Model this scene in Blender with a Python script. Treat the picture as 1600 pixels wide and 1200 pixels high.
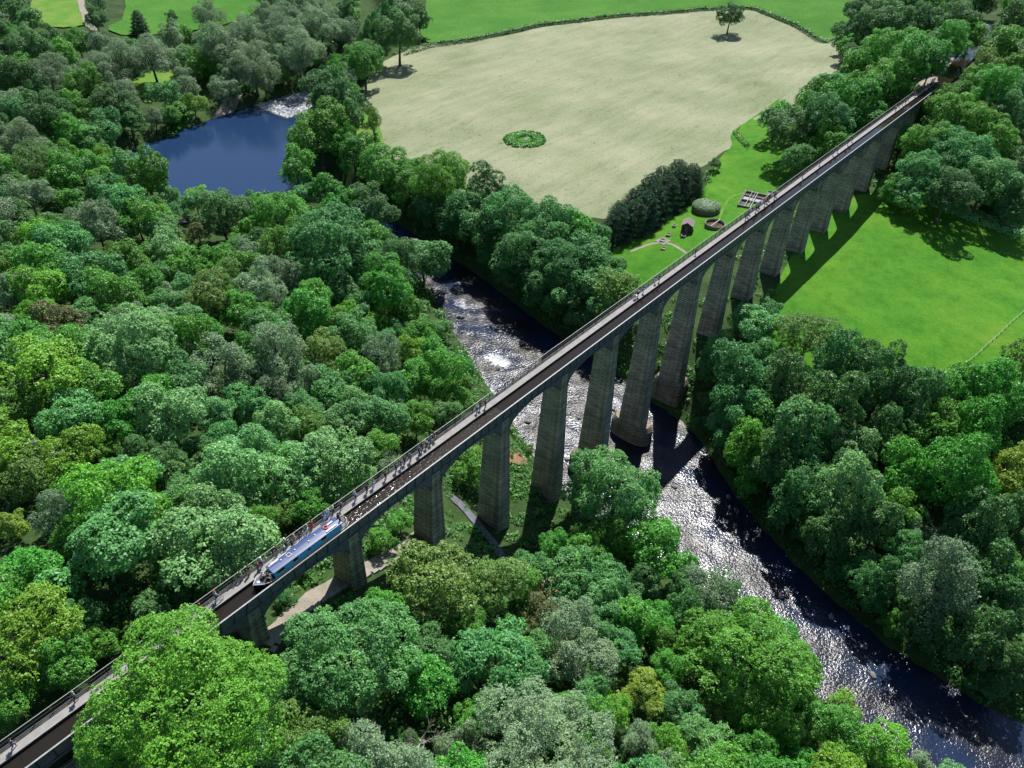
import bpy, bmesh, math, random
import numpy as np
from mathutils import Vector, Matrix
from mathutils.geometry import delaunay_2d_cdt

for o in list(bpy.data.objects): bpy.data.objects.remove(o)
SC = bpy.context.scene
COL = SC.collection
# ------------------------------------------------------------------ camera
cam_d = bpy.data.cameras.new('camera'); CAM = bpy.data.objects.new('camera', cam_d); COL.objects.link(CAM)
_R = Vector((0.6287, -0.7765, 0.0425)).normalized(); _F = Vector((0.6327, 0.4790, -0.6085)).normalized(); _U = _R.cross(_F)
CAM.matrix_world = Matrix(((_R.x, _U.x, -_F.x, -14.363), (_R.y, _U.y, -_F.y, -60.455), (_R.z, _U.z, -_F.z, 81.294), (0, 0, 0, 1)))
cam_d.sensor_width = 36.0; cam_d.lens = 36.0 * 1273.25 / 1600.0; cam_d.clip_start = 1.0; cam_d.clip_end = 5000.0
SC.camera = CAM
# ------------------------------------------------------------------ sky and sun
SUN_AZ = (0.883, 0.469); SUN_EL = math.radians(55)
world = bpy.data.worlds.new('World'); SC.world = world; world.use_nodes = True
wn = world.node_tree.nodes; wl = world.node_tree.links
bgn = wn['Background']; bgn.inputs['Strength'].default_value = 0.075
skyn = wn.new('ShaderNodeTexSky'); skyn.sky_type = 'NISHITA'; skyn.sun_disc = False
skyn.sun_elevation = SUN_EL; skyn.sun_rotation = math.atan2(SUN_AZ[0], SUN_AZ[1]); skyn.altitude = 100; skyn.air_density = 1.0; skyn.dust_density = 0.6; skyn.ozone_density = 1.4
wl.new(skyn.outputs['Color'], bgn.inputs['Color'])
sun_d = bpy.data.lights.new('sun', 'SUN'); sun_d.energy = 5.0; sun_d.angle = math.radians(0.53); sun_d.color = (1.0, 0.955, 0.88)
SUN = bpy.data.objects.new('sun', sun_d); COL.objects.link(SUN)
_sd = Vector((SUN_AZ[0] * math.cos(SUN_EL), SUN_AZ[1] * math.cos(SUN_EL), math.sin(SUN_EL)))
SUN.rotation_euler = _sd.to_track_quat('Z', 'Y').to_euler(); SUN.location = _sd * 400
SC.view_settings.view_transform = 'Standard'; SC.view_settings.look = 'None'; SC.view_settings.exposure = 0.68; SC.view_settings.gamma = 1.0
SC.render.engine = 'CYCLES'
SC.cycles.max_bounces = 6; SC.cycles.diffuse_bounces = 3; SC.cycles.glossy_bounces = 3; SC.cycles.transmission_bounces = 3; SC.cycles.transparent_max_bounces = 4
SC.cycles.caustics_reflective = False; SC.cycles.caustics_refractive = False
SC.cycles.use_denoising = True

rng = np.random.default_rng(11); random.seed(11)

# ------------------------------------------------------------------ helpers
def put(name, mesh, parent=None, mats=None, loc=None, rot=None, scale=None):
    o = bpy.data.objects.new(name, mesh); COL.objects.link(o)
    if mats is not None and mesh is not None:
        for m in (mats if isinstance(mats, (list, tuple)) else [mats]): mesh.materials.append(m)
    if parent: o.parent = parent
    if loc is not None: o.location = loc
    if rot is not None: o.rotation_euler = rot
    if scale is not None: o.scale = scale
    return o

def tag(o, label=None, cat=None, group=None, kind=None):
    if label: o['label'] = label
    if cat: o['category'] = cat
    if group: o['group'] = group
    if kind: o['kind'] = kind
    return o

def empty(name, loc=(0, 0, 0), rz=0.0):
    o = bpy.data.objects.new(name, None); COL.objects.link(o); o.location = loc; o.rotation_euler = (0, 0, rz); o.empty_display_size = 0.5
    return o

def share(src, parent=None, loc=None):
    c = src.copy(); COL.objects.link(c); c.parent = parent
    if loc is not None: c.location = loc
    return c

class MB:
    """collects plain shapes; mesh() makes one mesh of them"""
    def __init__(self): self.v = []; self.f = []; self.m = []
    def poly(self, pts, mi=0):
        n = len(self.v); self.v += [tuple(p) for p in pts]; self.f.append(tuple(range(n, n + len(pts)))); self.m.append(mi)
    def hexa(self, b, t, mi=0):
        n = len(self.v); k = len(b); self.v += [tuple(p) for p in b] + [tuple(p) for p in t]
        self.f.append(tuple(range(n + k - 1, n - 1, -1))); self.m.append(mi)
        self.f.append(tuple(range(n + k, n + 2 * k))); self.m.append(mi)
        for i in range(k):
            j = (i + 1) % k; self.f.append((n + i, n + j, n + k + j, n + k + i)); self.m.append(mi)
    def box(self, x0, x1, y0, y1, z0, z1, mi=0):
        self.hexa([(x0, y0, z0), (x1, y0, z0), (x1, y1, z0), (x0, y1, z0)], [(x0, y0, z1), (x1, y0, z1), (x1, y1, z1), (x0, y1, z1)], mi)
    def prism_y(self, pts, y0, y1, mi=0):          # outline in x,z (counter-clockwise seen from -y)
        self.hexa([(x, y1, z) for x, z in pts], [(x, y0, z) for x, z in pts], mi)
    def tube(self, p, q, r0, r1=None, n=6, mi=0):
        r1 = r0 if r1 is None else r1; p = Vector(p); q = Vector(q); d = (q - p)
        if d.length < 1e-6: return
        d.normalize(); a = d.orthogonal().normalized(); b = d.cross(a)
        c = [(math.cos(2 * math.pi * i / n), math.sin(2 * math.pi * i / n)) for i in range(n)]
        self.hexa([p + (a * x + b * y) * r0 for x, y in c], [q + (a * x + b * y) * r1 for x, y in c], mi)
    def ring(self, c, r, t, n=24, k=6, axis='Z', mi=0):
        n0 = len(self.v)
        for i in range(n):
            a = 2 * math.pi * i / n
            for j in range(k):
                b = 2 * math.pi * j / k; rr = r + t * math.cos(b); h = t * math.sin(b)
                p = (rr * math.cos(a), rr * math.sin(a), h) if axis == 'Z' else (rr * math.cos(a), h, rr * math.sin(a))
                self.v.append((c[0] + p[0], c[1] + p[1], c[2] + p[2]))
        for i in range(n):
            for j in range(k):
                self.f.append((n0 + i * k + j, n0 + ((i + 1) % n) * k + j, n0 + ((i + 1) % n) * k + (j + 1) % k, n0 + i * k + (j + 1) % k)); self.m.append(mi)
    def lathe(self, prof, c=(0, 0, 0), n=20, mi=0, caps=True):
        n0 = len(self.v)
        for r, z in prof:
            for i in range(n):
                a = 2 * math.pi * i / n; self.v.append((c[0] + r * math.cos(a), c[1] + r * math.sin(a), c[2] + z))
        for k in range(len(prof) - 1):
            for i in range(n):
                j = (i + 1) % n; self.f.append((n0 + k * n + i, n0 + k * n + j, n0 + (k + 1) * n + j, n0 + (k + 1) * n + i)); self.m.append(mi)
        if caps:
            self.f.append(tuple(n0 + n - 1 - i for i in range(n))); self.m.append(mi)
            self.f.append(tuple(n0 + (len(prof) - 1) * n + i for i in range(n))); self.m.append(mi)
    def mesh(self, name, smooth=False):
        me = bpy.data.meshes.new(name); me.from_pydata(self.v, [], self.f); me.polygons.foreach_set('material_index', self.m)
        if smooth: me.polygons.foreach_set('use_smooth', [True] * len(self.f))
        me.update(); return me

def quads_mesh(name, co, attr=None):
    """co: (n,4,3) array of separate quads"""
    n = len(co); me = bpy.data.meshes.new(name)
    me.vertices.add(n * 4); me.vertices.foreach_set('co', np.ascontiguousarray(co, dtype=np.float32).ravel())
    me.loops.add(n * 4); me.loops.foreach_set('vertex_index', np.arange(n * 4, dtype=np.int32))
    me.polygons.add(n); me.polygons.foreach_set('loop_start', np.arange(0, n * 4, 4, dtype=np.int32))
    if attr is not None:
        a = me.attributes.new('tint', 'FLOAT', 'POINT'); a.data.foreach_set('value', np.repeat(attr, 4).astype(np.float32))
    me.update(calc_edges=True); return me

def grid_mesh(name, X, Y, Z):
    ny, nx = X.shape; v = np.stack([X, Y, Z], -1).reshape(-1, 3).astype(np.float32)
    i = np.arange((ny - 1) * nx).reshape(ny - 1, nx)[:, :-1].ravel()
    q = np.stack([i, i + 1, i + nx + 1, i + nx], -1).astype(np.int32)
    me = bpy.data.meshes.new(name); me.vertices.add(len(v)); me.vertices.foreach_set('co', v.ravel())
    me.loops.add(q.size); me.loops.foreach_set('vertex_index', q.ravel()); me.polygons.add(len(q))
    me.polygons.foreach_set('loop_start', np.arange(0, q.size, 4, dtype=np.int32)); me.polygons.foreach_set('use_smooth', np.ones(len(q), bool))
    me.update(calc_edges=True); return me

# ------------------------------------------------------------------ materials
def mat(name):
    m = bpy.data.materials.new(name); m.use_nodes = True; nt = m.node_tree; return m, nt.nodes, nt.links, nt.nodes['Principled BSDF']

def ramp(n, stops):
    r = n.new('ShaderNodeValToRGB'); e = r.color_ramp.elements
    while len(e) < len(stops): e.new(0.5)
    for k, (p, c) in enumerate(stops): e[k].position = p; e[k].color = (*c, 1)
    return r

def plain(name, c, rough=0.6, metal=0.0, var=0.12, scale=6.0, bump=0.0, spec=0.4):
    m, n, l, b = mat(name); tc = n.new('ShaderNodeTexCoord'); nz = n.new('ShaderNodeTexNoise'); nz.inputs['Scale'].default_value = scale; nz.inputs['Detail'].default_value = 5
    l.new(tc.outputs['Object'], nz.inputs['Vector'])
    r = ramp(n, [(0.3, [x * (1 - var) for x in c]), (0.7, [min(1, x * (1 + var)) for x in c])]); l.new(nz.outputs['Fac'], r.inputs['Fac']); l.new(r.outputs['Color'], b.inputs['Base Color'])
    b.inputs['Roughness'].default_value = rough; b.inputs['Metallic'].default_value = metal; b.inputs['Specular IOR Level'].default_value = spec
    if bump:
        bp = n.new('ShaderNodeBump'); bp.inputs['Strength'].default_value = bump; bp.inputs['Distance'].default_value = 0.05; l.new(nz.outputs['Fac'], bp.inputs['Height']); l.new(bp.outputs['Normal'], b.inputs['Normal'])
    return m

def leaf_mat(name, c, sat_var=0.25, trans=0.32, tip=(1.25, 1.15, 0.9)):
    m, n, l, b = mat(name); out = n['Material Output']
    g = n.new('ShaderNodeNewGeometry'); oi = n.new('ShaderNodeObjectInfo'); at = n.new('ShaderNodeAttribute'); at.attribute_name = 'tint'
    r = ramp(n, [(0.0, [x * (1 - sat_var) for x in c]), (0.6, c), (1.0, [c[0] * tip[0] * 1.1, c[1] * tip[1] * 1.1, c[2] * tip[2]])])
    mx = n.new('ShaderNodeMath'); mx.operation = 'MULTIPLY_ADD'; mx.inputs[1].default_value = 0.55
    l.new(g.outputs['Random Per Island'], mx.inputs[0]); l.new(at.outputs['Fac'], mx.inputs[2]); l.new(mx.outputs[0], r.inputs['Fac'])
    hs = n.new('ShaderNodeHueSaturation')
    h = n.new('ShaderNodeMapRange'); h.inputs['To Min'].default_value = 0.485; h.inputs['To Max'].default_value = 0.515; l.new(oi.outputs['Random'], h.inputs['Value']); l.new(h.outputs[0], hs.inputs['Hue'])
    fr = n.new('ShaderNodeMath'); fr.operation = 'FRACT'; mu = n.new('ShaderNodeMath'); mu.operation = 'MULTIPLY'; mu.inputs[1].default_value = 7.31; l.new(oi.outputs['Random'], mu.inputs[0]); l.new(mu.outputs[0], fr.inputs[0])
    v = n.new('ShaderNodeMapRange'); v.inputs['To Min'].default_value = 0.84; v.inputs['To Max'].default_value = 1.18; l.new(fr.outputs[0], v.inputs['Value']); l.new(v.outputs[0], hs.inputs['Value'])
    l.new(r.outputs['Color'], hs.inputs['Color']); l.new(hs.outputs['Color'], b.inputs['Base Color'])
    b.inputs['Roughness'].default_value = 0.48; b.inputs['Specular IOR Level'].default_value = 0.40
    tr = n.new('ShaderNodeBsdfTranslucent'); l.new(hs.outputs['Color'], tr.inputs['Color'])
    ms = n.new('ShaderNodeMixShader'); ms.inputs['Fac'].default_value = trans; l.new(b.outputs[0], ms.inputs[1]); l.new(tr.outputs[0], ms.inputs[2]); l.new(ms.outputs[0], out.inputs['Surface'])
    return m

LEAF = {
 'm': leaf_mat('leaf_bright_maple', (0.16, 0.4, 0.036)), 'g': leaf_mat('leaf_fresh_green', (0.1, 0.345, 0.042)),
 't': leaf_mat('leaf_ash_teal', (0.108, 0.325, 0.092)), 'd': leaf_mat('leaf_dark_oak', (0.078, 0.225, 0.06)),
 'w': leaf_mat('leaf_grey_willow', (0.205, 0.335, 0.18)), 'o': leaf_mat('leaf_olive', (0.135, 0.28, 0.05)),
 'b': leaf_mat('leaf_copper', (0.15, 0.19, 0.06)), 'y': leaf_mat('leaf_yellow_lime', (0.23, 0.38, 0.045)),
 'c': leaf_mat('leaf_conifer', (0.036, 0.1, 0.044)), 'p': leaf_mat('leaf_pale_mint', (0.175, 0.41, 0.14)),
 'u': leaf_mat('leaf_undergrowth', (0.07, 0.215, 0.04), 0.4), 'r': leaf_mat('leaf_reed', (0.061, 0.284, 0.024), 0.3)}
BARK = plain('bark', (0.10, 0.085, 0.065), 0.9, var=0.35, scale=3.0)
PALEBARK = plain('dead_wood', (0.30, 0.27, 0.24), 0.9, var=0.25, scale=3.0)

def ground_mat(name, stops, s1=0.08, s2=2.0, mixf=0.5, rough=0.95, bump=0.0, s3=0.0):
    m, n, l, b = mat(name); tc = n.new('ShaderNodeTexCoord')
    a = n.new('ShaderNodeTexNoise'); a.inputs['Scale'].default_value = s1; a.inputs['Detail'].default_value = 6; a.inputs['Roughness'].default_value = 0.6
    c = n.new('ShaderNodeTexNoise'); c.inputs['Scale'].default_value = s2; c.inputs['Detail'].default_value = 4; c.inputs['Roughness'].default_value = 0.7
    l.new(tc.outputs['Object'], a.inputs['Vector']); l.new(tc.outputs['Object'], c.inputs['Vector'])
    mx = n.new('ShaderNodeMix'); mx.data_type = 'FLOAT'; mx.inputs[0].default_value = mixf; l.new(a.outputs['Fac'], mx.inputs[2]); l.new(c.outputs['Fac'], mx.inputs[3])
    r = ramp(n, stops); l.new(mx.outputs[0], r.inputs['Fac']); l.new(r.outputs['Color'], b.inputs['Base Color'])
    b.inputs['Roughness'].default_value = rough; b.inputs['Specular IOR Level'].default_value = 0.15
    if bump:
        bp = n.new('ShaderNodeBump'); bp.inputs['Strength'].default_value = bump; bp.inputs['Distance'].default_value = 0.3; l.new(c.outputs['Fac'], bp.inputs['Height']); l.new(bp.outputs['Normal'], b.inputs['Normal'])
    return m, n, l, b, r

M_FLOOR = ground_mat('forest_floor', [(0.30, (0.016, 0.030, 0.011)), (0.48, (0.028, 0.056, 0.016)), (0.60, (0.045, 0.085, 0.024)), (0.72, (0.070, 0.062, 0.038))], 0.12, 1.4, 0.45, bump=0.6)[0]
M_LAWN = ground_mat('mown_lawn', [(0.30, (0.028, 0.118, 0.008)), (0.46, (0.042, 0.160, 0.010)), (0.56, (0.062, 0.180, 0.012)), (0.70, (0.125, 0.195, 0.024))], 0.05, 2.6, 0.50, bump=0.5)[0]
_n = M_LAWN.node_tree.nodes; _l = M_LAWN.node_tree.links; _b = _n['Principled BSDF']; _src = _b.inputs['Base Color'].links[0].from_socket; _tc = _n.new('ShaderNodeTexCoord'); _z = _n.new('ShaderNodeTexNoise'); _z.inputs['Scale'].default_value = 0.22; _z.inputs['Detail'].default_value = 8; _z.inputs['Roughness'].default_value = 0.8; _l.new(_tc.outputs['Object'], _z.inputs['Vector']); _r = ramp(_n, [(0.34, (0.62, 0.72, 0.6)), (0.5, (1, 1, 1)), (0.66, (1.45, 1.12, 1.3))]); _l.new(_z.outputs['Fac'], _r.inputs['Fac']); _m = _n.new('ShaderNodeMix'); _m.data_type = 'RGBA'; _m.blend_type = 'MULTIPLY'; _m.inputs[0].default_value = 1.0; _l.new(_src, _m.inputs[6]); _l.new(_r.outputs['Color'], _m.inputs[7]); _l.new(_m.outputs[2], _b.inputs['Base Color'])
M_MEADOW = ground_mat('meadow_grass', [(0.30, (0.022, 0.092, 0.008)), (0.5, (0.040, 0.142, 0.014)), (0.7, (0.080, 0.185, 0.028))], 0.05, 0.9, 0.5, bump=0.3)[0]
M_ROUGH = ground_mat('rough_grass', [(0.30, (0.045, 0.13, 0.015)), (0.5, (0.09, 0.19, 0.025)), (0.68, (0.17, 0.20, 0.055)), (0.8, (0.26, 0.19, 0.09))], 0.12, 1.1, 0.4, bump=0.3)[0]
M_GRAVEL = ground_mat('gravel', [(0.30, (0.15, 0.13, 0.10)), (0.5, (0.24, 0.215, 0.18)), (0.7, (0.36, 0.335, 0.295))], 0.5, 6.0, 0.6, bump=0.4)[0]
M_EARTH = ground_mat('bare_earth', [(0.30, (0.12, 0.075, 0.04)), (0.6, (0.24, 0.15, 0.09)), (0.75, (0.34, 0.26, 0.18))], 0.5, 4.0, 0.6, bump=0.4)[0]
# mown hay: pale, with faint swath lines and dark flecks of turned grass
M_HAY, n, l, b, r = ground_mat('mown_hay', [(0.30, (0.100, 0.128, 0.062)), (0.40, (0.168, 0.196, 0.112)), (0.53, (0.225, 0.242, 0.156)), (0.68, (0.290, 0.288, 0.205))], 0.035, 1.7, 0.45, bump=0.5)
tc = n.new('ShaderNodeTexCoord'); wv = n.new('ShaderNodeTexNoise'); wv.inputs['Scale'].default_value = 1.0; wv.inputs['Detail'].default_value = 4; wv.inputs['Distortion'].default_value = 0.6
mp = n.new('ShaderNodeMapping'); mp.inputs['Rotation'].default_value = (0, 0, 0.9); mp.inputs['Scale'].default_value = (0.03, 0.35, 1); l.new(tc.outputs['Object'], mp.inputs['Vector']); l.new(mp.outputs[0], wv.inputs['Vector'])
vo = n.new('ShaderNodeTexNoise'); vo.inputs['Scale'].default_value = 0.75; vo.inputs['Detail'].default_value = 3; vo.inputs['Roughness'].default_value = 0.75; l.new(tc.outputs['Object'], vo.inputs['Vector'])
r2 = ramp(n, [(0.30, (0.52, 0.60, 0.42)), (0.42, (1, 1, 1))]); l.new(vo.outputs['Fac'], r2.inputs['Fac'])
r3 = ramp(n, [(0.36, (0.86, 0.90, 0.83)), (0.56, (1.0, 1.0, 1.0))]); l.new(wv.outputs['Fac'], r3.inputs['Fac'])
m1 = n.new('ShaderNodeMix'); m1.data_type = 'RGBA'; m1.blend_type = 'MULTIPLY'; m1.inputs[0].default_value = 1.0; l.new(r.outputs['Color'], m1.inputs[6]); l.new(r2.outputs['Color'], m1.inputs[7])
m2 = n.new('ShaderNodeMix'); m2.data_type = 'RGBA'; m2.blend_type = 'MULTIPLY'; m2.inputs[0].default_value = 1.0; l.new(m1.outputs[2], m2.inputs[6]); l.new(r3.outputs['Color'], m2.inputs[7]); l.new(m2.outputs[2], b.inputs['Base Color'])

def water_mat(name, c, scale, strength, rough=0.05, dist=0.1, rapid=False, detail=3, fade=None, calm=None):
    m, n, l, b = mat(name); tc = n.new('ShaderNodeTexCoord')
    a = n.new('ShaderNodeTexNoise'); a.inputs['Scale'].default_value = scale; a.inputs['Detail'].default_value = detail; a.inputs['Roughness'].default_value = 0.62; l.new(tc.outputs['Object'], a.inputs['Vector'])
    bp = n.new('ShaderNodeBump'); bp.inputs['Distance'].default_value = dist; bp.inputs['Strength'].default_value = strength; l.new(a.outputs['Fac'], bp.inputs['Height']); l.new(bp.outputs['Normal'], b.inputs['Normal'])
    b.inputs['Base Color'].default_value = (*c, 1); b.inputs['Roughness'].default_value = rough; b.inputs['IOR'].default_value = 1.33; b.inputs['Specular IOR Level'].default_value = 0.5
    if fade:
        at = n.new('ShaderNodeAttribute'); at.attribute_name = 'rapid'; mr = n.new('ShaderNodeMapRange'); mr.inputs['To Min'].default_value = fade; mr.inputs['To Max'].default_value = strength; l.new(at.outputs['Fac'], mr.inputs['Value']); l.new(mr.outputs[0], bp.inputs['Strength'])
    if rapid:
        at = n.new('ShaderNodeAttribute'); at.attribute_name = 'rapid'
        mr = n.new('ShaderNodeMapRange'); mr.inputs['To Min'].default_value = 0.10; mr.inputs['To Max'].default_value = 1.0; l.new(at.outputs['Fac'], mr.inputs['Value']); l.new(mr.outputs[0], bp.inputs['Strength'])
        m3 = n.new('ShaderNodeMapRange'); m3.inputs['To Min'].default_value = 0.04; m3.inputs['To Max'].default_value = 0.30; l.new(at.outputs['Fac'], m3.inputs['Value']); l.new(m3.outputs[0], b.inputs['Roughness'])
        fo = n.new('ShaderNodeAttribute'); fo.attribute_name = 'foam'
        fn = n.new('ShaderNodeTexNoise'); fn.inputs['Scale'].default_value = 0.9; fn.inputs['Detail'].default_value = 6; fn.inputs['Roughness'].default_value = 0.75; l.new(tc.outputs['Object'], fn.inputs['Vector'])
        ad = n.new('ShaderNodeMath'); ad.operation = 'ADD'; l.new(fo.outputs['Fac'], ad.inputs[0]); l.new(fn.outputs['Fac'], ad.inputs[1])
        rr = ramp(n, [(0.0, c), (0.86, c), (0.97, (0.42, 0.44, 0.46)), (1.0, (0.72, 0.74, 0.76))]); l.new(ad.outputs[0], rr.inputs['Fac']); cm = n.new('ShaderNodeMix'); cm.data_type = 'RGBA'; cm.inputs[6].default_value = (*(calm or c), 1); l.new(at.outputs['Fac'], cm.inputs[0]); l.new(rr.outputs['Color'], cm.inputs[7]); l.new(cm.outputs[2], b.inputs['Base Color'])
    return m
M_RIVER = water_mat('river_water', (0.010, 0.0095, 0.009), 1.9, 0.5, dist=0.20, rapid=True, detail=2.5, calm=(0.012, 0.031, 0.084))  # calm: deep-water blue, with the pool's sky reflection painted into the base colour
M_CANAL = water_mat('canal_water', (0.016, 0.013, 0.010), 1.6, 0.08, rough=0.03, dist=0.10)
M_WAKE = water_mat('stirred_canal_water', (0.020, 0.016, 0.012), 2.4, 0.55, rough=0.14, dist=0.15, detail=2, fade=0.26)
M_TANKW = water_mat('tank_water', (0.09, 0.065, 0.03), 2.0, 0.1)

# ------------------------------------------------------------------ land form
RIV=[(470,470,9),(368,372,8),(338,331,8),(309,292,8),(280,262,8),(246,239,9),(219,224,10),(199,220,14),(170,206,25),(137,195,31),(131,177,20),(145,158,10),(148,138,8),(143,108,7.5),(136,76,9),(124.5,48,12.5),(115,22,16.5),(106.5,0,19.5),(99,-20,13.5),(93,-40,9.8),(86.5,-60,9.8),(84.5,-78,10.5),(86,-110,13),(104,-160,19),(140,-300,20),(200,-420,20)]
CP=[(-140,0,-1),(-60,0,-3),(-14,0,-5),(0,0,-6),(16,0,-9),(32,0,-13),(48,0,-18),(64,0,-27),(80,0,-31),(129,0,-33),(145,0,-26),(160,0,-23.5),(190,0,-23),(235,0,-21),(258,0,-18),(272,0,-13),(288,0,-4),(305,0,-.6),(345,0,-.6),(420,8,-.6),(500,20,-.5),
(0,-40,-14),(30,-25,-17),(60,-30,-29),(30,-60,-22),(62,-75,-34),(0,-100,-15),(40,-110,-28),(-50,-60,-5),(-60,-150,-4),(60,-180,-32),
(-20,60,-5),(40,60,-16),(70,60,-24),(92,60,-33),(0,130,-8),(50,130,-20),(95,130,-31),(40,200,-20),(85,200,-31),(0,260,-10),(90,260,-28),(150,260,-34),(175,245,-36),(130,330,-24),(230,330,-30),(200,430,-22),(300,460,-22),(100,430,-14),(-60,200,0),(-60,420,0),(320,700,-14),(100,700,-4),(-140,300,8),
(165,120,-28),(200,185,-27),(178,70,-26.5),(300,130,-24),(430,130,-22),(415,80,-22),(260,210,-27),(205,30,-24.5),(228,25,-24),(150,40,-30),(330,290,-26),(500,250,-20),(620,150,-16),(560,60,-7),(700,400,-12),(800,100,-4),(270,45,-22),
(180,-30,-24),(240,-40,-23),(200,-90,-25),(280,-70,-21),(150,-25,-27),(128,-55,-31),(142,-100,-29),(150,-160,-27),(260,-160,-20),
(300,-30,-9),(330,-60,-7),(300,-100,-16),(400,-50,-2),(500,-100,0),(400,35,-5),(350,40,-13),(310,45,-19),(350,18,-3),(450,-260,-4),(800,-200,6),(600,-500,0),(300,-420,-14),(0,-420,-6),(-300,-300,6),(-300,300,14),(-300,800,16),(300,1100,0),(900,800,0),(1100,200,2)]
_P=np.array(CP,float)
def _phi(r2): return np.sqrt(r2+196.)
_A=_phi(((_P[:,None,:2]-_P[None,:,:2])**2).sum(-1))
_W=np.linalg.solve(_A+np.eye(len(_P))*0.0,_P[:,2]+20.)
_rs=[]
for (a,b) in zip(RIV[:-1],RIV[1:]):
    n=max(2,int(math.hypot(b[0]-a[0],b[1]-a[1])/3))
    for i in range(n):
        t=i/n;_rs.append([a[j]+(b[j]-a[j])*t for j in range(3)])
_rs=np.array(_rs)
def _sm(t):
    t=np.clip(t,0,1);return t*t*(3-2*t)
def rivd(x,y):
    """signed distance to the river's edge (negative in the water)"""
    x=np.asarray(x,float);y=np.asarray(y,float);d=np.full(x.shape,1e9)
    for s in _rs: d=np.minimum(d,np.hypot(x-s[0],y-s[1])-s[2])
    return d
def terr(x,y,d=None):
    x=np.asarray(x,float);y=np.asarray(y,float);z=np.full(x.shape,-20.)
    for p,w in zip(_P,_W): z=z+w*_phi((x-p[0])**2+(y-p[1])**2)
    if d is None: d=rivd(x,y)
    z=np.maximum(z,-37.2+np.clip(d,0,30)*.03)
    k=_sm((d+2.5)/9.)
    bed=-40+np.clip(d+14,0,14)*.11
    z=bed*(1-k)+z*k
    z=z+k*(np.sin(x*.31+y*.17)*np.cos(y*.27-x*.12)*.25+np.sin(x*.071+1)*np.sin(y*.083)*.5)*_sm(np.abs(y-1.9)/10-.4)
    # the level strips of the canal at the two ends of the trough
    return z

FIELDS={'hay_field' : [(161.1, 137.8), (169.4, 143.3), (174.1, 143.5), (180.2, 150.4), (186.4, 158.9), (199.9, 177.3), (203.1, 186.1), (223.4, 204.2), (245.4, 217.5), (269.3, 221.8), (292.4, 205.5), (313.9, 199.5), (337.8, 198.1), (372.5, 182.4), (391.2, 174.5), (416.6, 157.9), (426.1, 147.6), (440.9, 135.2), (433.0, 117.3), (422.9, 95.0), (398.0, 62.3), (362.1, 51.3), (341.6, 51.1), (314.4, 50.1), (298.4, 51.8), (277.2, 58.6), (267.2, 58.7), (253.2, 50.4), (246.3, 51.8), (231.6, 50.0), (218.3, 54.6), (198.4, 54.4), (182.2, 53.2), (178.2, 55.1), (177.0, 66.0), (171.8, 84.3), (166.6, 106.5), (159.5, 122.5)] ,
'works_lawn' : [(157.2, 40.7), (167.3, 43.2), (174.0, 42.4), (191.0, 40.9), (214.6, 40.8), (233.1, 47.3), (245.5, 50.6), (253.2, 50.4), (267.2, 58.7), (277.2, 58.6), (296.4, 58.8), (314.4, 59.1), (276.3, 38.9), (254.0, 23.3), (247.7, 17.2), (222.8, 15.6), (191.0, 18.1), (164.8, 17.7), (155.3, 23.5), (152.7, 31.4)] ,
'cricket_lawn' : [(141.8, -7.4), (152.7, -6.3), (164.9, -4.6), (181.9, -0.3), (207.7, 4.3), (229.9, 1.8), (240.2, 0.9), (245.1, -12.1), (246.8, -27.0), (251.5, -47.9), (247.2, -62.5), (175.4, -75.2), (175.3, -62.1), (153.0, -41.1), (147.9, -20.3)] ,
'pasture' : [(272.1, 224.5), (295.4, 208.1), (318.2, 203.0), (341.4, 200.8), (377.2, 185.5), (394.7, 176.6), (420.2, 159.9), (430.3, 149.8), (444.6, 137.1), (437.2, 119.4), (427.1, 96.8), (400.9, 72.9), (436.6, 78.1), (477.3, 91.0), (541.6, 115.0), (530.8, 212.5), (439.6, 301.4), (377.6, 315.8), (334.6, 275.9), (296.9, 245.6)] ,
'meadow' : [(182.2, 340.3), (200.9, 350.3), (234.1, 411.0), (299.6, 368.3), (259.6, 322.6), (226.2, 319.5), (213.5, 321.9), (184.5, 323.0)] ,
'meadow_strip' : [(158.6, 362.8), (190.4, 414.0), (209.1, 408.2), (194.0, 375.1), (182.0, 350.1), (169.5, 345.0), (160.6, 350.1)] ,
'clearing' : [(171.9, 160.7), (183.3, 167.8), (193.8, 172.5), (186.4, 158.9), (180.2, 150.4), (174.1, 143.5), (169.4, 143.3), (167.1, 145.0), (168.8, 154.0)] ,
'pool_meadow' : [(151.8, 267.6), (163.0, 283.7), (174.7, 285.7), (184.5, 281.5), (177.7, 271.5), (165.1, 266.2), (152.9, 260.5)] ,
}
LINES={
'west_path' : [(209.1, 408.2), (194.0, 380.2), (187.4, 365.2), (181.8, 353.0), (178.7, 344.1), (176.8, 336.5)] ,
'west_path2' : [(160.1, 285.3), (156.8, 277.9), (152.6, 269.8)] ,
'white_path' : [(99.1, 158.5), (99.2, 154.6), (97.8, 148.4)] ,
'track' : [(16.4, -0.2), (17.9, 0.5), (21.3, 1.6), (25.1, 2.5), (30.9, 2.7), (37.6, 2.1), (44.7, 2.6), (49.0, 4.0)] ,
'stream' : [(63.0, 10.9), (61.9, 5.0), (59.0, -3.0), (56.7, -7.3)] ,
'wp1' : [(168.1, 38.5), (178.1, 33.6), (174.0, 24.5)] ,
'wp2' : [(196.1, 26.3), (207.6, 30.5), (216.7, 32.9), (223.6, 30.8)] ,
}


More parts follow.
